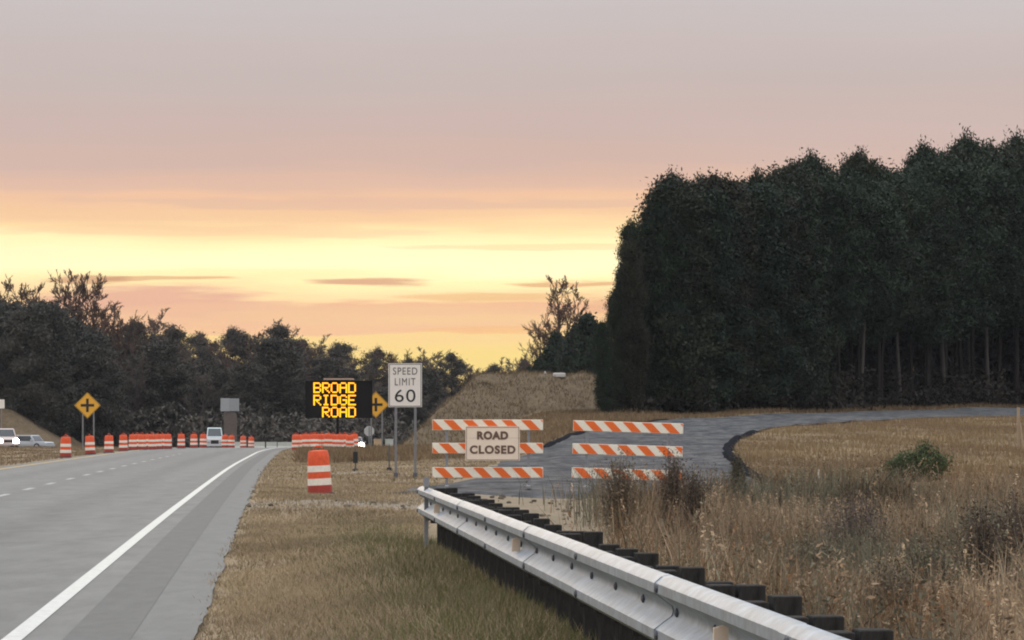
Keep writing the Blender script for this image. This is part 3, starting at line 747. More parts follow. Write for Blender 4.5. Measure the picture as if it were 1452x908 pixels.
FAR_TOP = [(-200, 470), (0, 468), (120, 470), (160, 462), (190, 452), (215, 436), (235, 446), (258, 478), (275, 470), (292, 456), (308, 468), (326, 455), (345, 470), (365, 474), (382, 462), (397, 450), (412, 462), (430, 476), (452, 474), (470, 482), (488, 480), (508, 498), (528, 492), (545, 486), (565, 490), (582, 502), (600, 488), (622, 490), (645, 498), (665, 508), (690, 512), (722, 494), (740, 500), (760, 516), (800, 520), (900, 520)]
def left_wood():
    r = np.random.default_rng(17)
    px = -60.0; i = 0
    while px < 770:
        Y = r.uniform(455, 490); x = wx(px, Y); z0 = -1.9
        top = lerp_tab(FAR_TOP, px)+8+(r.uniform(0, 10) if i % 3 else r.uniform(14, 34)); H = float(wz(top, Y))-z0
        if (i*7) % 5 in (0, 2): plant_tree(FARP[i % 4], 'pine_tree', 'haze-tinted pine with a rounded top in the far tree line', 'pines of the far tree line', x, Y, H, z=z0, sxy=r.uniform(.7, .95))
        else: plant_tree(BARE[i % 4] if i % 2 else BAREP[i % 3], 'bare_tree', 'leafless grey tree in the far tree line', 'leafless trees of the far tree line', x, Y, H*r.uniform(.98, 1.10), z=z0, sxy=r.uniform(.9, 1.3))
        px += r.uniform(7, 14); i += 1
    # lower front rank of the far line
    px = 120.0
    while px < 640:
        Y = r.uniform(436, 450); x = wx(px, Y); z0 = -1.8; H = float(wz(lerp_tab(FAR_TOP, px)+r.uniform(28, 70), Y))-z0
        if i % 2: plant_tree(FARF[i % 2], 'pine_tree', 'low bushy evergreen at the foot of the far tree line', 'bushy evergreens of the far tree line', x, Y, H, z=z0, sxy=r.uniform(.8, 1.2))
        else: plant_tree(BARE[i % 4], 'bare_tree', 'low leafless tree at the foot of the far tree line', 'low leafless trees of the far tree line', x, Y, H, z=z0, sxy=1.3)
        px += r.uniform(12, 22); i += 1
    # dark evergreens in front at the far left
    for px, py in [(-40, 440), (-14, 428), (6, 440), (22, 430), (38, 440), (52, 428), (66, 436), (84, 446), (100, 452), (116, 466), (130, 484), (142, 512)]:
        Y = r.uniform(405, 425); x = wx(px, Y); z0 = -1.6
        plant_tree(FARF[i % 2], 'pine_tree', 'dark dense evergreen in the clump at the far left', 'dense evergreens at the far left', x, Y, float(wz(py+12, Y))-z0, z=z0, sxy=r.uniform(.85, 1.1)); i += 1
    for q, (px, py, lab) in enumerate([(8, 396, 'bare tree above the evergreens, at the left border'), (34, 388, 'bare tree with a broad crown above the far left evergreens'), (104, 378, 'tallest bare tree at left, thin upright crown above the evergreens'), (124, 386, 'bare tree close right of the tallest one at left'), (150, 424, 'lower bare tree at the right end of the evergreen clump'), (176, 436, 'reddish bare tree between the evergreen clump and the far pines'), (52, 400, 'bare tree above the evergreens, third from the left border'), (88, 398, 'bare tree just left of the tallest bare tree at left'), (140, 408, 'bare tree above the right end of the evergreen clump')]):
        Y = 434+q*2; x = wx(px, Y); z0 = -1.8
        plant_tree(BAREP[q % 3], 'bare_tree', lab, 'bare trees above the left evergreens', x, Y, float(wz(py, Y))-z0, z=z0, sxy=1.0)
    # the wood behind and beneath, one mass with haze painted into its grey
    nb = NB()
    for k in range(900):
        px = r.uniform(-90, 800); Y = r.uniform(452, 540); x = wx(px, Y); z0 = -2.3
        hmax = float(wz(lerp_tab(FAR_TOP, px)+r.uniform(52, 95), Y))-z0
        m_ = 150; C = np.stack([x+r.normal(0, 1.5, m_), Y+r.normal(0, 1.5, m_), z0+hmax*r.random(m_)**.85], 1)
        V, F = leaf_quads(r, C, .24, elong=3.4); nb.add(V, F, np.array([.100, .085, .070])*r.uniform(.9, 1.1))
    for k in range(220):
        px = r.uniform(-90, 800); Y = r.uniform(424, 452); x = wx(px, Y); z0 = -2.0; h = r.uniform(1.5, 6.5)
        m_ = 170; C = np.stack([x+r.normal(0, 1.2, m_), Y+r.normal(0, 1.0, m_), z0+h*r.random(m_)], 1)
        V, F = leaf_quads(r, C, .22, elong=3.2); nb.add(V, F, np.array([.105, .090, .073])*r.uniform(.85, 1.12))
    o = link('far_wood', nb.mesh('far_wood', M_NEEDLE)); tag(o, 'mass of far woodland behind the road, haze painted into its grey', 'wood', kind='stuff')
left_wood()
def seed_heads():
    r = np.random.default_rng(91); P, h, c = WEED; k = r.random(len(P)) < .075; P, h, c = P[k], h[k]*1.08, c[k]
    n = len(P); q = 12
    lean = r.normal(0, .16, (n, 2))*h[:, None]
    t = r.uniform(.72, 1.05, (n, q, 1))
    C = P[:, None, :]+np.concatenate([lean[:, None, :]*t**2, h[:, None, None]*t], 2)+r.normal(0, .012, (n, q, 3))
    V, F = leaf_quads(r, C.reshape(-1, 3), .017, elong=2.6)
    o = link('seed_heads', np_mesh('seed_heads', V, F, M_GRASS, np.repeat(np.repeat(c*r.uniform(.9, 1.5, (n, 1)), q, 0), 4, 0)))
    tag(o, 'feathery dry seed heads on the tall weeds right of the guardrail', 'grass', kind='stuff')
seed_heads()
# ------------------------------------------------------------------ guardrail
M_GALV = mat('galvanised_steel', (.36, .405, .45), rough=.52, metal=.6, var=.28, vscale=4, spec=.5, col2=(.30, .325, .345))
M_DARKWOOD = mat('creosoted_wood', (.033, .031, .029), rough=.95, spec=.15, var=.55, vscale=9, bump=.4, bscale=40, stretch=(1, 1, .3))
M_STEEL = mat('dull_steel', (.30, .30, .31), rough=.55, metal=.6, var=.12, vscale=8)
M_POSTGREY = mat('grey_post', (.22, .22, .22), rough=.7, metal=.3, var=.15, vscale=6)
M_BOLT = mat('bolt', (.12, .12, .13), rough=.6, metal=.5)
M_CREAM = mat('cream_reflector', (.80, .62, .46), rough=.4)
M_BLACK = mat('black_print', (.012, .012, .012), rough=.6)
def guardrail():
    g = thing('guardrail', 'galvanised corrugated guardrail on dark wooden posts along the verge', 'guardrail', (float(rail_x(RAIL_END)), RAIL_END, 0))
    gx, gy = g.location.x, g.location.y
    RT = .625
    prof = [(.018, -.157), (.050, -.150), (.083, -.122), (.083, -.080), (.045, -.050), (.006, -.022), (0, 0), (.006, .022), (.045, .050), (.083, .080), (.083, .122), (.050, .150), (.018, .157)]
    def station(y):
        x = float(rail_x(y)); dx = float(rail_x(y+.5)-rail_x(y-.5)); t = Vector((dx, 1, 0)).normalized(); n = Vector((-t.y, t.x, 0))   # n points to the road
        return x, n
    def panel(y0, y1, off=0.0):
        R = []
        for y in np.linspace(y0, y1, 9):
            x, n = station(y)
            fr = [(x-gx+n.x*(p+off), y-gy+n.y*(p+off), RT+z) for p, z in prof]
            bk = [(x-gx+n.x*(p+off-.005), y-gy+n.y*(p+off-.005), RT+z) for p, z in reversed(prof)]
            R.append(fr+bk)
        return MB().rings(R).build('rail_panel', M_GALV, g, True)
    y = RAIL_END; k = 0
    bolt = MB().lathe([(.020, 0), (.020, .008), (.010, .014)], 8).mesh('bolt', M_BOLT)
    def put_bolt(y, z, p, par):
        x, n = station(y); o = link('bolt', bolt, par, (x-gx+n.x*p, y-gy+n.y*p, RT+z)); o.rotation_euler = Vector((n.x, n.y, 0)).to_track_quat('Z', 'Y').to_euler()
    while y > -14:
        pn = panel(y-3.81-.14, y, .006*(k % 2))
        if y > 8:
            for dy in (-.06,):
                for z in (-.102, .102): put_bolt(y-.16+dy, z, .083+.006*(k % 2), pn)
            for q in range(3): put_bolt(y-.3-1.27*q, 0, .004+.006*(k % 2), pn)
        y -= 3.81; k += 1
    post = MB().box(-.065, .065, -.055, .055, -.6, .785, .004).mesh('post', M_DARKWOOD)
    blk = MB().box(-.07, .07, -.05, .05, .44, .775, .004).mesh('offset_block', M_DARKWOOD)
    y = RAIL_END-.3; r = random.Random(4)
    while y > -14:
        x, n = station(y); a = math.atan2(-n.x, n.y)+math.pi   # post local +y away from the road
        o = link('post', post, g, (x-gx-n.x*.176, y-gy-n.y*.176, r.uniform(-.035, .02)), math.atan2(n.y, n.x)+math.pi/2+r.uniform(-.05, .05))
        b = link('offset_block', blk, o, (0, 0, r.uniform(-.012, .012))); b.location.y = -.122
        y -= .9525
    # end shoe, and the reflectors in the valley of the rail
    x, n = station(RAIL_END)
    R = []
    for i in range(7):
        a = i/6*1.5; c = .16
        ox = n.x*(-.0)-(n.x)*(c*(1-math.cos(a))); oy = c*math.sin(a)
        R.append([(x-gx-n.x*(c*(1-math.cos(a)))+n.x*p*(1-i/9), oy*1.0, RT+z) for p, z in prof])
    MB().rings(R, closed=False).build('end_shoe', M_GALV, g, True)
    rf = MB().prism([(-.028, -.045), (.028, -.045), (.028, .04), (.010, .05), (-.028, .04)], -.012, .012).mesh('reflector', M_CREAM)
    for yy in (34.6, 24.0, 13.4):
        x, n = station(yy); link('reflector', rf, g, (x-gx+n.x*.06, yy-gy+n.y*.06, RT), .12)
guardrail()
# thin marker post at the rail's end
p = thing('marker_post', 'thin grey stake standing in front of the guardrail end', 'marker post', (wx(604.5, 36.9), 36.9, .1))
MB().box(-.022, .022, -.012, .012, -.1, .80, .004).build('stake', M_POSTGREY, p)
MB().box(-.03, .03, -.02, -.013, .70, .79).build('cap_plate', M_STEEL, p)

# ------------------------------------------------------------------ traffic drums
M_ORANGE = mat('drum_orange', (.76, .095, .022), rough=.55, var=.25, vscale=4)
M_DRED = mat('drum_lower_red', (.36, .040, .025), rough=.6, var=.15, vscale=4)
M_WHITE = mat('reflective_white', (.86, .78, .66), rough=.5, var=.16, vscale=5)
M_RUBBER = mat('black_rubber', (.02, .02, .02), rough=.8, var=.3, vscale=6)
def drum_proto():
    d = thing('traffic_drum', 'x', 'traffic drum')
    MB().lathe([(.315, 0), (.315, .03), (.29, .055), (.25, .06)], 20).build('base_ring', M_RUBBER, d, True)
    MB().lathe([(.262, .055), (.258, .22)], 20).build('lower_band', M_DRED, d, True)
    MB().lathe([(.250, .221), (.246, .36), (.240, .50), (.236, .64), (.233, .78), (.22, .90), (.20, .955), (.09, .965)], 20).build('body', M_ORANGE, d, True)
    MB().lathe([(.254, .222), (.252, .365)], 20, False).build('white_band', M_WHITE, d, True)
    MB().lathe([(.246, .505), (.243, .64)], 20, False).build('white_band', M_WHITE, d, True)
    MB().tube([(-.10, 0, .955), (-.09, 0, 1.02), (-.04, 0, 1.05), (.04, 0, 1.05), (.09, 0, 1.02), (.10, 0, .955)], .018, 6).build('handle', M_ORANGE, d, True)
    return d
DRUM = drum_proto(); _first = [True]
def drum(px, Y, label, group, z=None, s=1.0, y_off=0.0):
    x = wx(px, Y)
    o = DRUM if _first[0] else copy_tree(DRUM); _first[0] = False
    o.location = (x, Y, (float(gz(x, Y)) if z is None else z)); o.rotation_euler = (RNG.normal(0, .025), RNG.normal(0, .025), RNG.uniform(0, 6)); o.scale = (s, s, s)
    o['label'] = label
    if group: o['group'] = group
    return o
GL = 'drums along the left road edge'
drum(454, 75, 'large orange and white traffic drum alone on the verge, nearest to the camera', None, z=float(gz(wx(454, 75), 75)))
drum(93, 162, 'orange drum at left, leftmost of the row on the road edge', GL)
drum(128, 180, 'orange drum in front of the posts of the left yellow sign', GL)
drum(154.5, 190, 'third orange drum from the left on the road edge', GL)
drum(175, 204, 'fourth orange drum from the left, just before the tight cluster', GL)
for px, Y in [(188, 214), (195, 222), (202, 216), (209, 224), (216, 218), (224, 222), (230, 228), (238, 224)]:
    drum(px, Y, 'orange drum in the tight cluster left of the far truck', 'tight cluster of drums at left')
for px, Y, lab in [(257, 232, 'single orange drum between the tight cluster and the far truck'), (275, 240, 'orange drum second left of the far truck'), (288, 246, 'orange drum directly left of the far truck'),
                   (319, 262, 'orange drum directly right of the far truck'), (328, 268, 'orange drum under the grey panel on the brown pillar'), (345, 278, 'orange drum at the right of the far pale barriers'), (356, 286, 'rightmost small orange drum before the edge line ends')]:
    drum(px, Y, lab, 'far drums where the road bends')
for px, Y, z in [(420, 208, 0), (427, 211, 0), (434, 207, 0), (441, 213, 0), (449, 210, 0), (457, 212, 0), (465, 207, 0), (473, 211, 0), (481, 208, 0), (489, 213, 0), (496, 209, 0), (503, 214, 0), (423, 214, .0), (446, 206, .0)]:
    drum(px, Y, 'orange drum in the crowd below the lit message board', 'crowd of drums below the message board')

# ------------------------------------------------------------------ barricades
M_BORANGE = mat('barricade_orange', (.92, .165, .022), rough=.4, var=.08, vscale=7)  # raised orange: headlight retroreflection is put into the colour
M_BWHITE = mat('barricade_white', (.94, .85, .68), rough=.4, var=.07, vscale=5)  # white raised and warmed to stand in for returned headlight
def barricade(label, px0, px1, Y, roll=0.0, yaw=0.0):
    W = (px1-px0)*Y/FPX; x = wx((px0+px1)/2, Y)
    b = thing('barricade', label, 'barricade', (x, Y, .035+float(gz(x, Y))), yaw, 'striped barricades across the closed road')
    b.rotation_euler = (0, roll, yaw)
    for sx in (-1, 1):
        MB().box(sx*W*.37-.03, sx*W*.37+.03, .02, .08, .06, 1.46, .005).build('upright', M_STEEL, b)
        MB().box(sx*W*.37-.035, sx*W*.37+.035, -.65, .75, 0, .07, .008).build('foot', M_STEEL, b)
        MB().tube([(sx*W*.37, .06, .55), (sx*W*.37, .55, .08)], .018, 6).build('brace', M_STEEL, b)
    for q, zc in enumerate((1.395, .885, .352)):
        rl = MB().box(-W/2, W/2, -.015, .015, zc-.115, zc+.115, .006).build('rail', M_BWHITE, b)
        p = .425; wv = .215; hh = .108; x0 = -W/2-.30+[.22, .12, .02][q]
        while x0 < W/2+.3:
            # leaning from upper left to lower right
            poly = [(x0-hh, hh), (x0+wv-hh, hh), (x0+wv+hh, -hh), (x0+hh, -hh)]
            cl = []
            lo, hi = -W/2+.008, W/2-.008
            for i in range(4):                      # clip to the rail's length
                a, c = poly[i], poly[(i+1) % 4]
                for lim, sg in ((None, 0),): pass
                cl.append(a)
            def clip(P, lim, sg):
                out = []
                for i in range(len(P)):
                    a, c = P[i], P[(i+1) % len(P)]; ia = sg*(a[0]-lim) >= 0; ic = sg*(c[0]-lim) >= 0
                    if ia: out.append(a)
                    if ia != ic:
                        t = (lim-a[0])/(c[0]-a[0]); out.append((lim, a[1]+t*(c[1]-a[1])))
                return out
            cl = clip(cl, lo, 1); cl = clip(cl, hi, -1) if cl else []
            if len(cl) >= 3:
                MB().prism([(u, zc+v) for u, v in cl], -.018, -.0145).build('stripe', M_BORANGE, rl)
            x0 += p
    return b
B1 = barricade('striped barricade carrying the road closed sign', 613, 770, 77.2)
B2 = barricade('striped barricade without a sign, right of the road closed one', 810, 966, 78.0, roll=.030, yaw=-.04)
sg = thing('road_closed_sign', 'road closed sign, headlight warmth in its colour, hung on the left barricade', 'sign', (wx(698.5, 77.1), 77.1, wz(629, 77.1)))
M_SIGNWARM = mat('sign_headlight_warm', (.94, .76, .58), rough=.45, var=.05, vscale=3)  # warm headlight return is painted into the sign face colour
M_BROWNPRINT = mat('faded_black_print', (.15, .085, .055), rough=.6)
MB().box(-.595, .595, -.030, -.024, .118, .375, .002).build('upper_panel', M_SIGNWARM, sg)
MB().box(-.595, .595, -.034, -.028, -.375, .114, .002).build('lower_panel', M_SIGNWARM, sg)
for x0, x1, z0, z1 in [(-.575, .575, .352, .362), (-.575, .575, -.362, -.352), (-.575, -.565, -.352, .352), (.565, .575, -.352, .352)]:
    MB().box(x0, x1, -.0375, -.0345, z0, z1).build('border', M_BROWNPRINT, sg)
text_mesh('lettering', 'ROAD', .185, M_BROWNPRINT, sg, (0, -.0385, .175), .68, .010, 1.12)
text_mesh('lettering', 'CLOSED', .185, M_BROWNPRINT, sg, (0, -.0385, -.135), 1.00, .008, 1.15)

# ------------------------------------------------------------------ speed limit sign
sp = thing('speed_limit_sign', 'white speed limit 60 sign on two steel posts', 'sign', (wx(574.5, 96), 96, float(gz(wx(574.5, 96), 96))))
zc = wz(546.5, 96)-sp.location.z
M_GREYP = mat('faded_grey_print', (.10, .085, .075), rough=.6)
M_SIGNW = mat('sign_white', (.84, .78, .70), rough=.4, var=.04, vscale=3)
MB().box(-.455, .455, -.004, .004, zc-.595, zc+.595, .003).build('panel', M_SIGNW, sp)
for x0, x1, z0, z1 in [(-.435, .435, .562, .577), (-.435, .435, -.577, -.562), (-.435, -.42, -.562, .562), (.42, .435, -.562, .562)]:
    MB().box(x0, x1, -.0075, -.0045, zc+z0, zc+z1).build('border', M_BLACK, sp)
text_mesh('lettering', 'SPEED', .195, M_GREYP, sp, (0, -.008, zc+.385), .66, .0, 1.15)
text_mesh('lettering', 'LIMIT', .195, M_GREYP, sp, (0, -.008, zc+.095), .56, .0, 1.2)
text_mesh('lettering', '60', .34, M_BLACK, sp, (0, -.008, zc-.285), .56, .0, 1.1)
for x0 in (-.255, .275):
    MB().box(x0-.035, x0+.035, .012, .05, -.3, zc+.45, .004).build('post', M_POSTGREY, sp)
    MB().box(x0-.06, x0+.06, .0, .07, .0, .16, .004).build('post_sleeve', M_BOLT, sp)
# short dark delineators in the grass
for px, hgt, lab in [(504, .72, 'short dark delineator stake right of the near drum'), (552, .82, 'short dark delineator stake left of the speed limit posts')]:
    x = wx(px, 112); q = thing('delineator', lab, 'delineator', (x, 112, float(gz(x, 112))), 0, 'short delineators on the verge')
    MB().box(-.025, .025, -.012, .012, -.1, hgt, .003).build('stake', M_BOLT, q)
    MB().box(-.075, .075, -.024, -.013, .26 if px < 520 else 0, .62 if px < 520 else .13, .004).build('plate', M_RUBBER, q)
    MB().lathe([(.11, 0), (.09, .07), (.03, .09)], 10).build('base', M_RUBBER, q)

# ------------------------------------------------------------------ yellow crossroad signs
M_YELLOW = mat('sign_yellow', (.78, .40, .035), rough=.4, var=.05, vscale=3)
def crossroad(label, px, py, Y, z=None):
    x = wx(px, Y); z0 = float(gz(x, Y)); s = thing('crossroad_sign', label, 'sign', (x, Y, z0), 0, 'yellow crossroad warning signs'); c = wz(py, Y)-z0; h = .84
    MB().prism([(0, c-h), (h, c), (0, c+h), (-h, c)], -.004, .004).build('panel', M_YELLOW, s)
    n = MB()
    for i in range(4):
        a = [(0, -h+.04), (h-.04, 0), (0, h-.04), (-h+.04, 0)]; (ax, az), (bx, bz) = a[i], a[(i+1) % 4]; k = .965
        n.add([(ax, -.0065, c+az), (bx, -.0065, c+bz), (bx*k, -.0065, c+bz*k), (ax*k, -.0065, c+az*k)], [(0, 1, 2, 3)])
    n.build('border', M_BLACK, s)
    MB().box(-.085, .085, -.008, -.005, c-.43, c+.43).build('cross_bar', M_BLACK, s)
    MB().box(-.43, .43, -.0115, -.0085, c-.085, c+.085).build('cross_bar', M_BLACK, s)
    for x0 in (-.30, .40): MB().box(x0-.045, x0+.045, .012, .06, -.3, c+.35, .004).build('post', M_POSTGREY, s)
crossroad('yellow diamond crossroad sign standing at the left road edge', 124, 575, 226)
crossroad('yellow diamond crossroad sign half hidden behind the message board', 533, 574, 226)

# ------------------------------------------------------------------ changeable message board
FONT57 = {'B': ['11110', '10001', '10001', '11110', '10001', '10001', '11110'], 'R': ['11110', '10001', '10001', '11110', '10100', '10010', '10001'],
          'O': ['01110', '10001', '10001', '10001', '10001', '10001', '01110'], 'A': ['01110', '10001', '10001', '11111', '10001', '10001', '10001'],
          'D': ['11110', '10001', '10001', '10001', '10001', '10001', '11110'], 'I': ['01110', '00100', '00100', '00100', '00100', '00100', '01110'],
          'G': ['01110', '10001', '10000', '10111', '10001', '10001', '01110'], 'E': ['11111', '10000', '10000', '11110', '10000', '10000', '11111']}
M_LED = mat('amber_led', (1.0, .42, .010), rough=.5, emit=1.75)
M_PANELBLK = mat('matt_black_panel', (.010, .009, .009), rough=.75, spec=.2)
def message_board():
    Y = 216.0; s = FPX/Y; x = wx(480.5, Y); z0 = float(gz(x, Y))
    v = thing('message_board', 'lit amber message board reading broad ridge road on a mast', 'message board', (x, Y, z0))
    W = 95/s; zt = wz(540, Y)-z0; zb = wz(593, Y)-z0
    pn = MB().box(-W/2, W/2, 0, .28, zb, zt, .02).build('panel', M_PANELBLK, v)
    for x0, x1, a, b in [(-W/2, W/2, zt-.05, zt), (-W/2, W/2, zb, zb+.05), (-W/2, -W/2+.05, zb+.05, zt-.05), (W/2-.05, W/2, zb+.05, zt-.05)]:
        MB().box(x0, x1, -.05, -.003, a, b).build('bezel', M_PANELBLK, pn)
    led = .083; led_z = .093
    for row, (txt, c0) in enumerate([('BROAD', 0), ('RIDGE', 0), ('ROAD', 1)]):
        ztop = wz([542.5, 560, 577][row], Y)-z0
        for i, ch in enumerate(txt):
            xl = (444.5-480.5)/s+(c0+i)*12.3/s; m = MB()
            for rr, line in enumerate(FONT57[ch]):
                for cc, bit in enumerate(line):
                    if bit == '1':
                        cx = xl+cc*led*1.16+led/2; cz = ztop-rr*led_z-led_z/2
                        m.box(cx-led*.52, cx+led*.52, -.012, -.002, cz-led_z*.46, cz+led_z*.46)
            m.build('lit_letter', M_LED, pn)
    MB().box(-.95, .92, .02, .22, zt+.06, zt+.13, .01).build('sensor_bar', mat('pale_bar', (.62, .40, .28), rough=.5), v)
    for xx in (-.7, .7): MB().box(xx-.03, xx+.03, .1, .16, zt, zt+.06).build('bar_bracket', M_STEEL, v)
    xm = (478.5-480.5)/s
    MB().tube([(xm, .16, .45), (xm, .16, zb+.05)], .085, 10).build('mast', M_PANELBLK, v, True)
    t = MB().box(xm-.9, xm+.9, -.5, 1.3, .42, .55, .02).build('trailer_frame', mat('trailer_orange', (.42, .10, .03), rough=.6), v)
    MB().box(xm-.55, xm+.55, .35, 1.1, .55, .95, .03).build('battery_box', mat('trailer_orange', (.42, .10, .03)), t)
    for sx in (-1, 1):
        w = MB(); R = []
        n = 16
        for o_, rr in ((-.09, .22), (-.08, .30), (.08, .30), (.09, .22)):
            R.append([(xm+sx*1.0+o_, .5+rr*math.cos(2*math.pi*j/n), .31+rr*math.sin(2*math.pi*j/n)) for j in range(n)])
        w.rings(R).build('wheel', M_RUBBER, v, True)
        MB().tube([(xm+sx*.8, -.4, .5), (xm+sx*.8, -.4, .02)], .03, 6).build('jack', M_STEEL, v)
    MB().box(xm-.05, xm+.05, 1.3, 2.6, .43, .52).build('tow_bar', M_STEEL, v)
message_board()

# ------------------------------------------------------------------ vehicles
M_GLASS = mat('dark_glass', (.02, .025, .03), rough=.08, spec=.8)
M_LAMP = mat('headlamp_lit', (1.0, .93, .80), emit=26)
M_LAMPDIM = mat('headlamp_dim', (1.0, .88, .70), emit=3)
M_AMBERL = mat('amber_marker', (1.0, .35, .08), emit=1.2)
M_TYRE = mat('tyre', (.016, .016, .017), rough=.85)
M_RIM = mat('rim', (.45, .46, .48), rough=.35, metal=.8)
def vehicle(name, label, cat, x, y, z, rot, L, W, H, paint, hood=.27, hood_h=.55, belt=.58, rear=0.0, lamps=None, roof=None, lampsize=.13):
    """front faces local -Y"""
    v = thing(name, label, cat, (x, y, z), rot, 'vehicles on the far roads'); pm = mat('paint_'+'_'.join(str(int(c*100)) for c in paint), paint, rough=.3, coat=.5)
    g = .32*min(1, H/1.5)
    hw = W/2
    def sec(yy, hh, wtop, wbot=None, z0=g):
        wb = wbot or hw
        return [(-wb*.94, yy, z0), (-wb, yy, z0+.18*(hh-z0)), (-wb, yy, z0+.62*(hh-z0)), (-wtop, yy, hh), (wtop, yy, hh), (wb, yy, z0+.62*(hh-z0)), (wb, yy, z0+.18*(hh-z0)), (wb*.94, yy, z0)]
    hb = belt*H; hf = hood_h*H
    f = -L/2
    MB().rings([sec(f, hf*.86, hw*.86, hw*.90), sec(f+.12, hf*.97, hw*.92, hw*.98), sec(f+hood*L, hb, hw*.95), sec(L/2-.25, hb, hw*.95), sec(L/2, hb*.95, hw*.90, hw*.95)]).build('body', pm, v, True)
    c0 = f+hood*L-.1; c1 = c0+(H-hb)*.75; c3 = L/2-.06; c2 = c3-.12-rear
    top = hw*.80
    cab = MB().rings([[(-hw*.92, c0, hb-.02), (hw*.92, c0, hb-.02), (hw*.92, c3, hb-.02), (-hw*.92, c3, hb-.02)], [(-top, c1, H-.05), (top, c1, H-.05), (top, c2, H-.05), (-top, c2, H-.05)], [(-top*.93, c1+.12, H), (top*.93, c1+.12, H), (top*.93, c2-.1, H), (-top*.93, c2-.1, H)]]).build('cabin', roof or pm, v, True)
    def pane(q, nm):
        c = sum((Vector(p) for p in q), Vector())/4; nrm = (Vector(q[1])-Vector(q[0])).cross(Vector(q[3])-Vector(q[0])).normalized()
        V = [tuple(c+(Vector(p)-c)*.90+nrm*.012) for p in q]; V2 = [tuple(c+(Vector(p)-c)*.90-nrm*.01) for p in q]
        MB().rings([V2, V]).build(nm, M_GLASS, cab)
    pane([(-hw*.92, c0, hb), (hw*.92, c0, hb), (top, c1, H-.06), (-top, c1, H-.06)], 'windscreen')
    pane([(hw*.92, c0+.1, hb), (hw*.92, c3, hb), (top, c2, H-.06), (top, c1, H-.06)], 'side_window')
    pane([(-hw*.92, c3, hb), (-hw*.92, c0+.1, hb), (-top, c1, H-.06), (-top, c2, H-.06)], 'side_window')
    MB().box(-hw*.93, hw*.93, f-.10, f+.02, g+.02, g+.22, .02).build('bumper', pm, v)
    MB().box(-hw*.45, hw*.45, f-.03, f+.05, g+.30, hf*.80, .01).build('grille', M_BLACK, v)
    for sx, lm in zip((-1, 1), lamps or (M_RIM, M_RIM)):
        R = [[(sx*hw*.72+rr*math.cos(2*math.pi*j/12), f+yy, (g+hf)*.52+rr*math.sin(2*math.pi*j/12)) for j in range(12)] for rr, yy in ((lampsize, .03), (lampsize, -.02), (lampsize*.7, -.05))]
        MB().rings(R).build('headlamp', lm, v, True)
        MB().box(sx*hw*1.0-(.02 if sx > 0 else .16), sx*hw*1.0+(.16 if sx > 0 else .02), c0+.25, c0+.37, hb+.02, hb+.18, .01).build('mirror', pm, v)
    wr = g*1.08
    for sx in (-1, 1):
        for yy in (f+L*.19, L/2-L*.2):
            n = 16; xo = sx*hw*.93
            ty = MB().rings([[(xo+o_, yy+rr*math.cos(2*math.pi*j/n), wr+rr*math.sin(2*math.pi*j/n)) for j in range(n)] for o_, rr in ((-.11, wr*.8), (-.10, wr), (.10, wr), (.11, wr*.8))]).build('wheel', M_TYRE, v, True)
            MB().rings([[(xo+sx*o_, yy+rr*math.cos(2*math.pi*j/n), wr+rr*math.sin(2*math.pi*j/n)) for j in range(n)] for o_, rr in ((.09, wr*.62), (.118, wr*.60))]).build('rim', M_RIM, ty)
    return v
def zroad(x, y): return float(gz(x, y))+.03
Y = 318; x = wx(6, Y); vehicle('parked_suv', 'white sport utility vehicle with a lit headlamp at the left border', 'car', x, Y, zroad(x, Y), .30, 4.6, 1.95, 1.85, (.62, .50, .46), belt=.60, lamps=(M_LAMPDIM, M_LAMP), lampsize=.27)  # lit lamp drawn oversized, its glow is put into the disc
Y = 336; x = wx(41, Y); vehicle('parked_car', 'silver car behind the median, beside the one with headlamps', 'car', x, Y, zroad(x, Y), 1.15, 4.6, 1.8, 1.42, (.42, .44, .46), rear=.5)
Y = 402; x = wx(304, Y); vehicle('pickup_truck', 'white truck coming along the far road behind the drums', 'truck', x, Y, -1.15, .10, 5.6, 1.95, 2.45, (.55, .53, .53), hood=.24, hood_h=.52, belt=.58, lamps=(M_RIM, M_RIM), roof=mat('pale_roof', (.62, .74, .74), rough=.35))
Y = 330; x = wx(512, Y); vehicle('oncoming_car', 'car with a bright headlamp right of the crowd of drums', 'car', x-.65, Y, -.95, .05, 4.4, 1.8, 1.4, (.22, .22, .23), rear=.4, lamps=(M_RIM, M_LAMP), lampsize=.34)  # headlamp disc enlarged to take in the glow around it

# ------------------------------------------------------------------ far things where the side road crosses
M_CONC = mat('pale_concrete', (.46, .45, .40), rough=.85, var=.15, vscale=2)
bar = MB()
bar.add(*(lambda pr: ([(-1.5, y, z) for y, z in pr]+[(1.5, y, z) for y, z in pr], [tuple(range(len(pr))), tuple(range(2*len(pr)-1, len(pr)-1, -1))]+[(i, (i+1) % len(pr), (i+1) % len(pr)+len(pr), i+len(pr)) for i in range(len(pr))]))([(-.30, 0), (.30, 0), (.30, .08), (.14, .33), (.09, .81), (-.09, .81), (-.14, .33), (-.30, .08)]))
BARM = bar.mesh('concrete_barrier', M_CONC)
for i, px in enumerate([334, 368, 385, 401, 414]):
    Y = 300+i*2; x = wx(px, Y); o = link('concrete_barrier', BARM, None, (x, Y, wz(636.5, Y)), .04); o.scale = (.34 if i == 0 else .30, 1, .72)
    tag(o, ['short pale concrete barrier under the far brown pillar', 'pale concrete barrier where the edge line ends', 'second pale concrete barrier right of the edge line end', 'third pale concrete barrier right of the edge line end', 'pale concrete barrier touching the crowd of drums'][i], 'barrier', 'pale barriers across the far road')
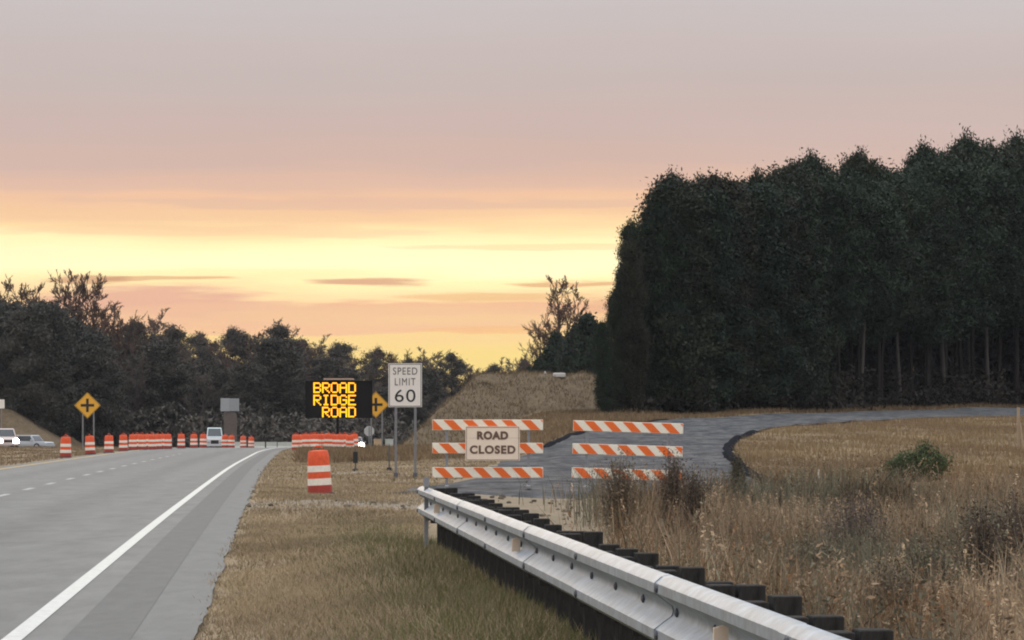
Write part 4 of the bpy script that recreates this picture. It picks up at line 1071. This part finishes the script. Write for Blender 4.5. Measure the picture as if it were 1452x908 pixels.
for px, w, c, lab in [(536, .42, (.50, .36, .22), 'tan construction box right of the bright headlamp'), (552, .40, (.50, .54, .50), 'pale green-white box left of the speed limit posts')]:
    Y = 300; x = wx(px, Y); z0 = wz(634, Y)-.25; b = thing('site_box', lab, 'box', (x, Y, z0), .1, 'boxes beside the far crossing'); w_ = w*1.6
    MB().box(-w_/2, w_/2, -.4, .4, .06, .85, .02).build('body', mat('box_%d' % px, c, rough=.7), b); MB().box(-w_/2-.03, w_/2+.03, -.43, .43, .853, .92, .01).build('lid', mat('box_%d' % px, c), b)
    for sx in (-1, 1): MB().box(sx*w_*.35-.05, sx*w_*.35+.05, -.35, .35, -.2, .058).build('skid', M_DARKWOOD, b)
# stop sign seen from the back
Y = 340; x = wx(523.5, Y); z0 = float(gz(x, Y)); s = thing('sign_back', 'small pale octagonal sign seen from behind, above the bright headlamp', 'sign', (x, Y, z0)); c = wz(611.5, Y)-z0; r8 = .52
MB().prism([(r8*math.cos(math.pi/8+i*math.pi/4), c+r8*math.sin(math.pi/8+i*math.pi/4)) for i in range(8)], 0, .006).build('panel', mat('bare_aluminium', (.48, .47, .44), rough=.5, metal=.2), s)
MB().box(-.05, .05, -.05, -.003, -.3, c+.4).build('post', M_POSTGREY, s)
# grey panel on a wide brown pillar
Y = 416; x = wx(326, Y); z0 = -1.6; p = thing('panel_tower', 'light grey panel on top of a wide brown pillar behind the truck', 'tower', (x, Y, z0)); k = Y/FPX
za, zb_, zc_ = wz(583.5, Y)-z0, wz(565, Y)-z0, wz(584, Y)-z0
MB().box(-.70, .78, -.2, .5, -.3, za-.30, .04).build('pillar', mat('pillar_brown', (.135, .105, .088), rough=.9, var=.3, vscale=2), p)
MB().box(-.50, .70, -.1, .4, za-.30, za, .02).build('neck', mat('neck_grey', (.14, .125, .115), rough=.9), p)
MB().box(-1.08, -.02, -.28, .3, za, zb_, .02).build('panel', mat('panel_grey', (.36, .37, .37), rough=.6, var=.1), p)
MB().box(-.015, 1.08, -.26, .3, za+.02, zb_-.03, .02).build('panel', mat('panel_grey2', (.31, .32, .32), rough=.6, var=.12), p)
# small pale sign at the left border
Y = 392; x = wx(2, Y); p = thing('small_sign', 'small pale sign on a post at the left border above the bank', 'sign', (x, Y, -1.2)); c = wz(573, Y)+1.2
MB().box(-.35, .35, -.02, .0, c-.5, c+.5, .004).build('panel', M_SIGNW, p); MB().box(-.05, .05, .004, .06, -.3, c+.3).build('post', M_POSTGREY, p)
# concrete lumps and a stub on top of the embankment
for px, w, h, lab in [(773, .16, .24, 'small white stub on top of the embankment'), (793, 1.0, .11, 'flat white concrete slab on top of the embankment')]:
    Y = 279; b = MB(); b.box(-w/2, w/2, -.3, .3, -.25, h*.8, .05); b.box(-w*.38, w*.30, -.22, .2, h*.805, h, .02)
    o = b.build('concrete_piece', mat('white_concrete', (.66, .62, .58), rough=.8, var=.1), None, False, (wx(px, Y), Y, EMB_TOP+.02)); tag(o, lab, 'concrete')

# ------------------------------------------------------------------ things in the field at right
def shrub(name, label, px, py_base, Y, W, H, col, n=2600, leaf=.035, twigs=26, cat='shrub', group=None, z=None):
    r = np.random.default_rng(int(px)); x = wx(px, Y); z0 = float(gz(x, Y)) if z is None else z
    s = thing(name, label, cat, (x, Y, z0), 0, group); st = NB(); lf = NB()
    ends = []
    for i in range(twigs):
        a = r.uniform(0, 6.28); q = r.random()**.6; e = np.array([math.cos(a)*W/2*q, math.sin(a)*W/2*q*.8, H*(1-.45*q*q)*r.uniform(.7, 1.05)])
        P = np.array([[0, 0, -.03], e*.45+r.normal(0, .04, 3), e]); P[0, :2] = e[:2]*.5
        st.add(*np_tube(P, [.012, .008, .003], 4)); ends.append(P)
    for P in ends:
        m_ = n//twigs; t = r.uniform(-.7, 1.05, (m_, 1)); C = np.where(t < 0, P[1]*(1+t)-P[0]*t, P[1]*(1-t)+P[2]*t)+r.normal(0, .055*(W+H)/1.6, (m_, 3))
        V, F = leaf_quads(r, C, leaf, elong=2.6); lf.add(V, F, np.array(col)*r.uniform(.6, 1.4)*np.repeat(r.uniform(.7, 1.3, (m_, 1)), 4, 0))
    link('stems', st.mesh('stems', M_TWIG), s); link('foliage', lf.mesh('foliage', M_NEEDLE), s)
    return s
gG = 'dry weed shrubs right of the guardrail'
shrub('green_bush', 'low rounded green pine bush alone in the straw field', 1308, 690, 90, 1.45, .92, (.072, .100, .040), 15000, .026, 60, 'bush')
shrub('green_bush', 'smaller green bush touching the left side of the rounded one', 1274, 690, 89.5, .85, .66, (.066, .090, .038), 8000, .026, 40, 'bush')
for px, Y, W, H, c, lab in [
    (880, 52, .62, 1.05, (.115, .085, .050), 'brown weed clump just right of the bare soil, below the right barricade'),
    (955, 52, .42, 1.12, (.085, .060, .040), 'narrow brown weed clump before the end of the right barricade'),
    (985, 50, .34, 1.05, (.060, .042, .028), 'dark brown upright weed just right of the right barricade'),
    (1046, 58, .22, .85, (.070, .065, .042), 'thin dark weed standing alone on the edge of the side road'),
    (1212, 44, .95, 1.02, (.085, .064, .055), 'greyish brown shrub below and left of the green bush'),
    (1150, 40, .7, .72, (.115, .10, .062), 'olive grey weed clump in the middle of the ditch'),
    (1395, 38, .85, 1.0, (.058, .040, .024), 'darkest brown shrub near the right border'),
    (1440, 40, .6, 1.05, (.078, .048, .030), 'reddish brown shrub at the right border'),
    (1320, 36, .8, .72, (.105, .098, .060), 'pale olive shrub in front of the green bush'),
    (1260, 32, .7, .62, (.125, .10, .066), 'pale brown low shrub in the lower right')]:
    shrub('weed_shrub', lab, px, 0, Y, W*1.1, H*1.18, tuple(v*1.25 for v in c), 7000, .013, 60, 'shrub', gG)
# wooden stake at the right border
Y = 150; x = wx(1444, Y); p = thing('wooden_stake', 'pale wooden stake with a brace at the right border of the field', 'stake', (x, Y, float(gz(x, Y))))
M_WOOD = mat('pale_wood', (.36, .27, .18), rough=.85, var=.2, vscale=5, stretch=(1, 1, .2))
MB().box(-.06, .06, -.03, .03, -.2, wz(578, Y)-p.location.z, .006).build('upright', M_WOOD, p)
MB().tube([(.05, -.06, 1.2), (.22, -.1, -.05)], .04, 6).build('brace', M_WOOD, p)
# small white bent pipe lying in the grass
Y = 84; x = wx(1161, Y); p = thing('white_pipe', 'small white bent pipe end in the grass left of the green bush', 'pipe', (x, Y, float(gz(x, Y))))
M_PVC = mat('white_plastic', (.72, .66, .58), rough=.5)
MB().tube([(0, 0, -.1), (0, 0, .36)], .028, 8).build('riser', M_PVC, p); MB().tube([(0, -.03, .03), (-.16, -.05, .02)], .034, 8).build('foot', M_PVC, p)
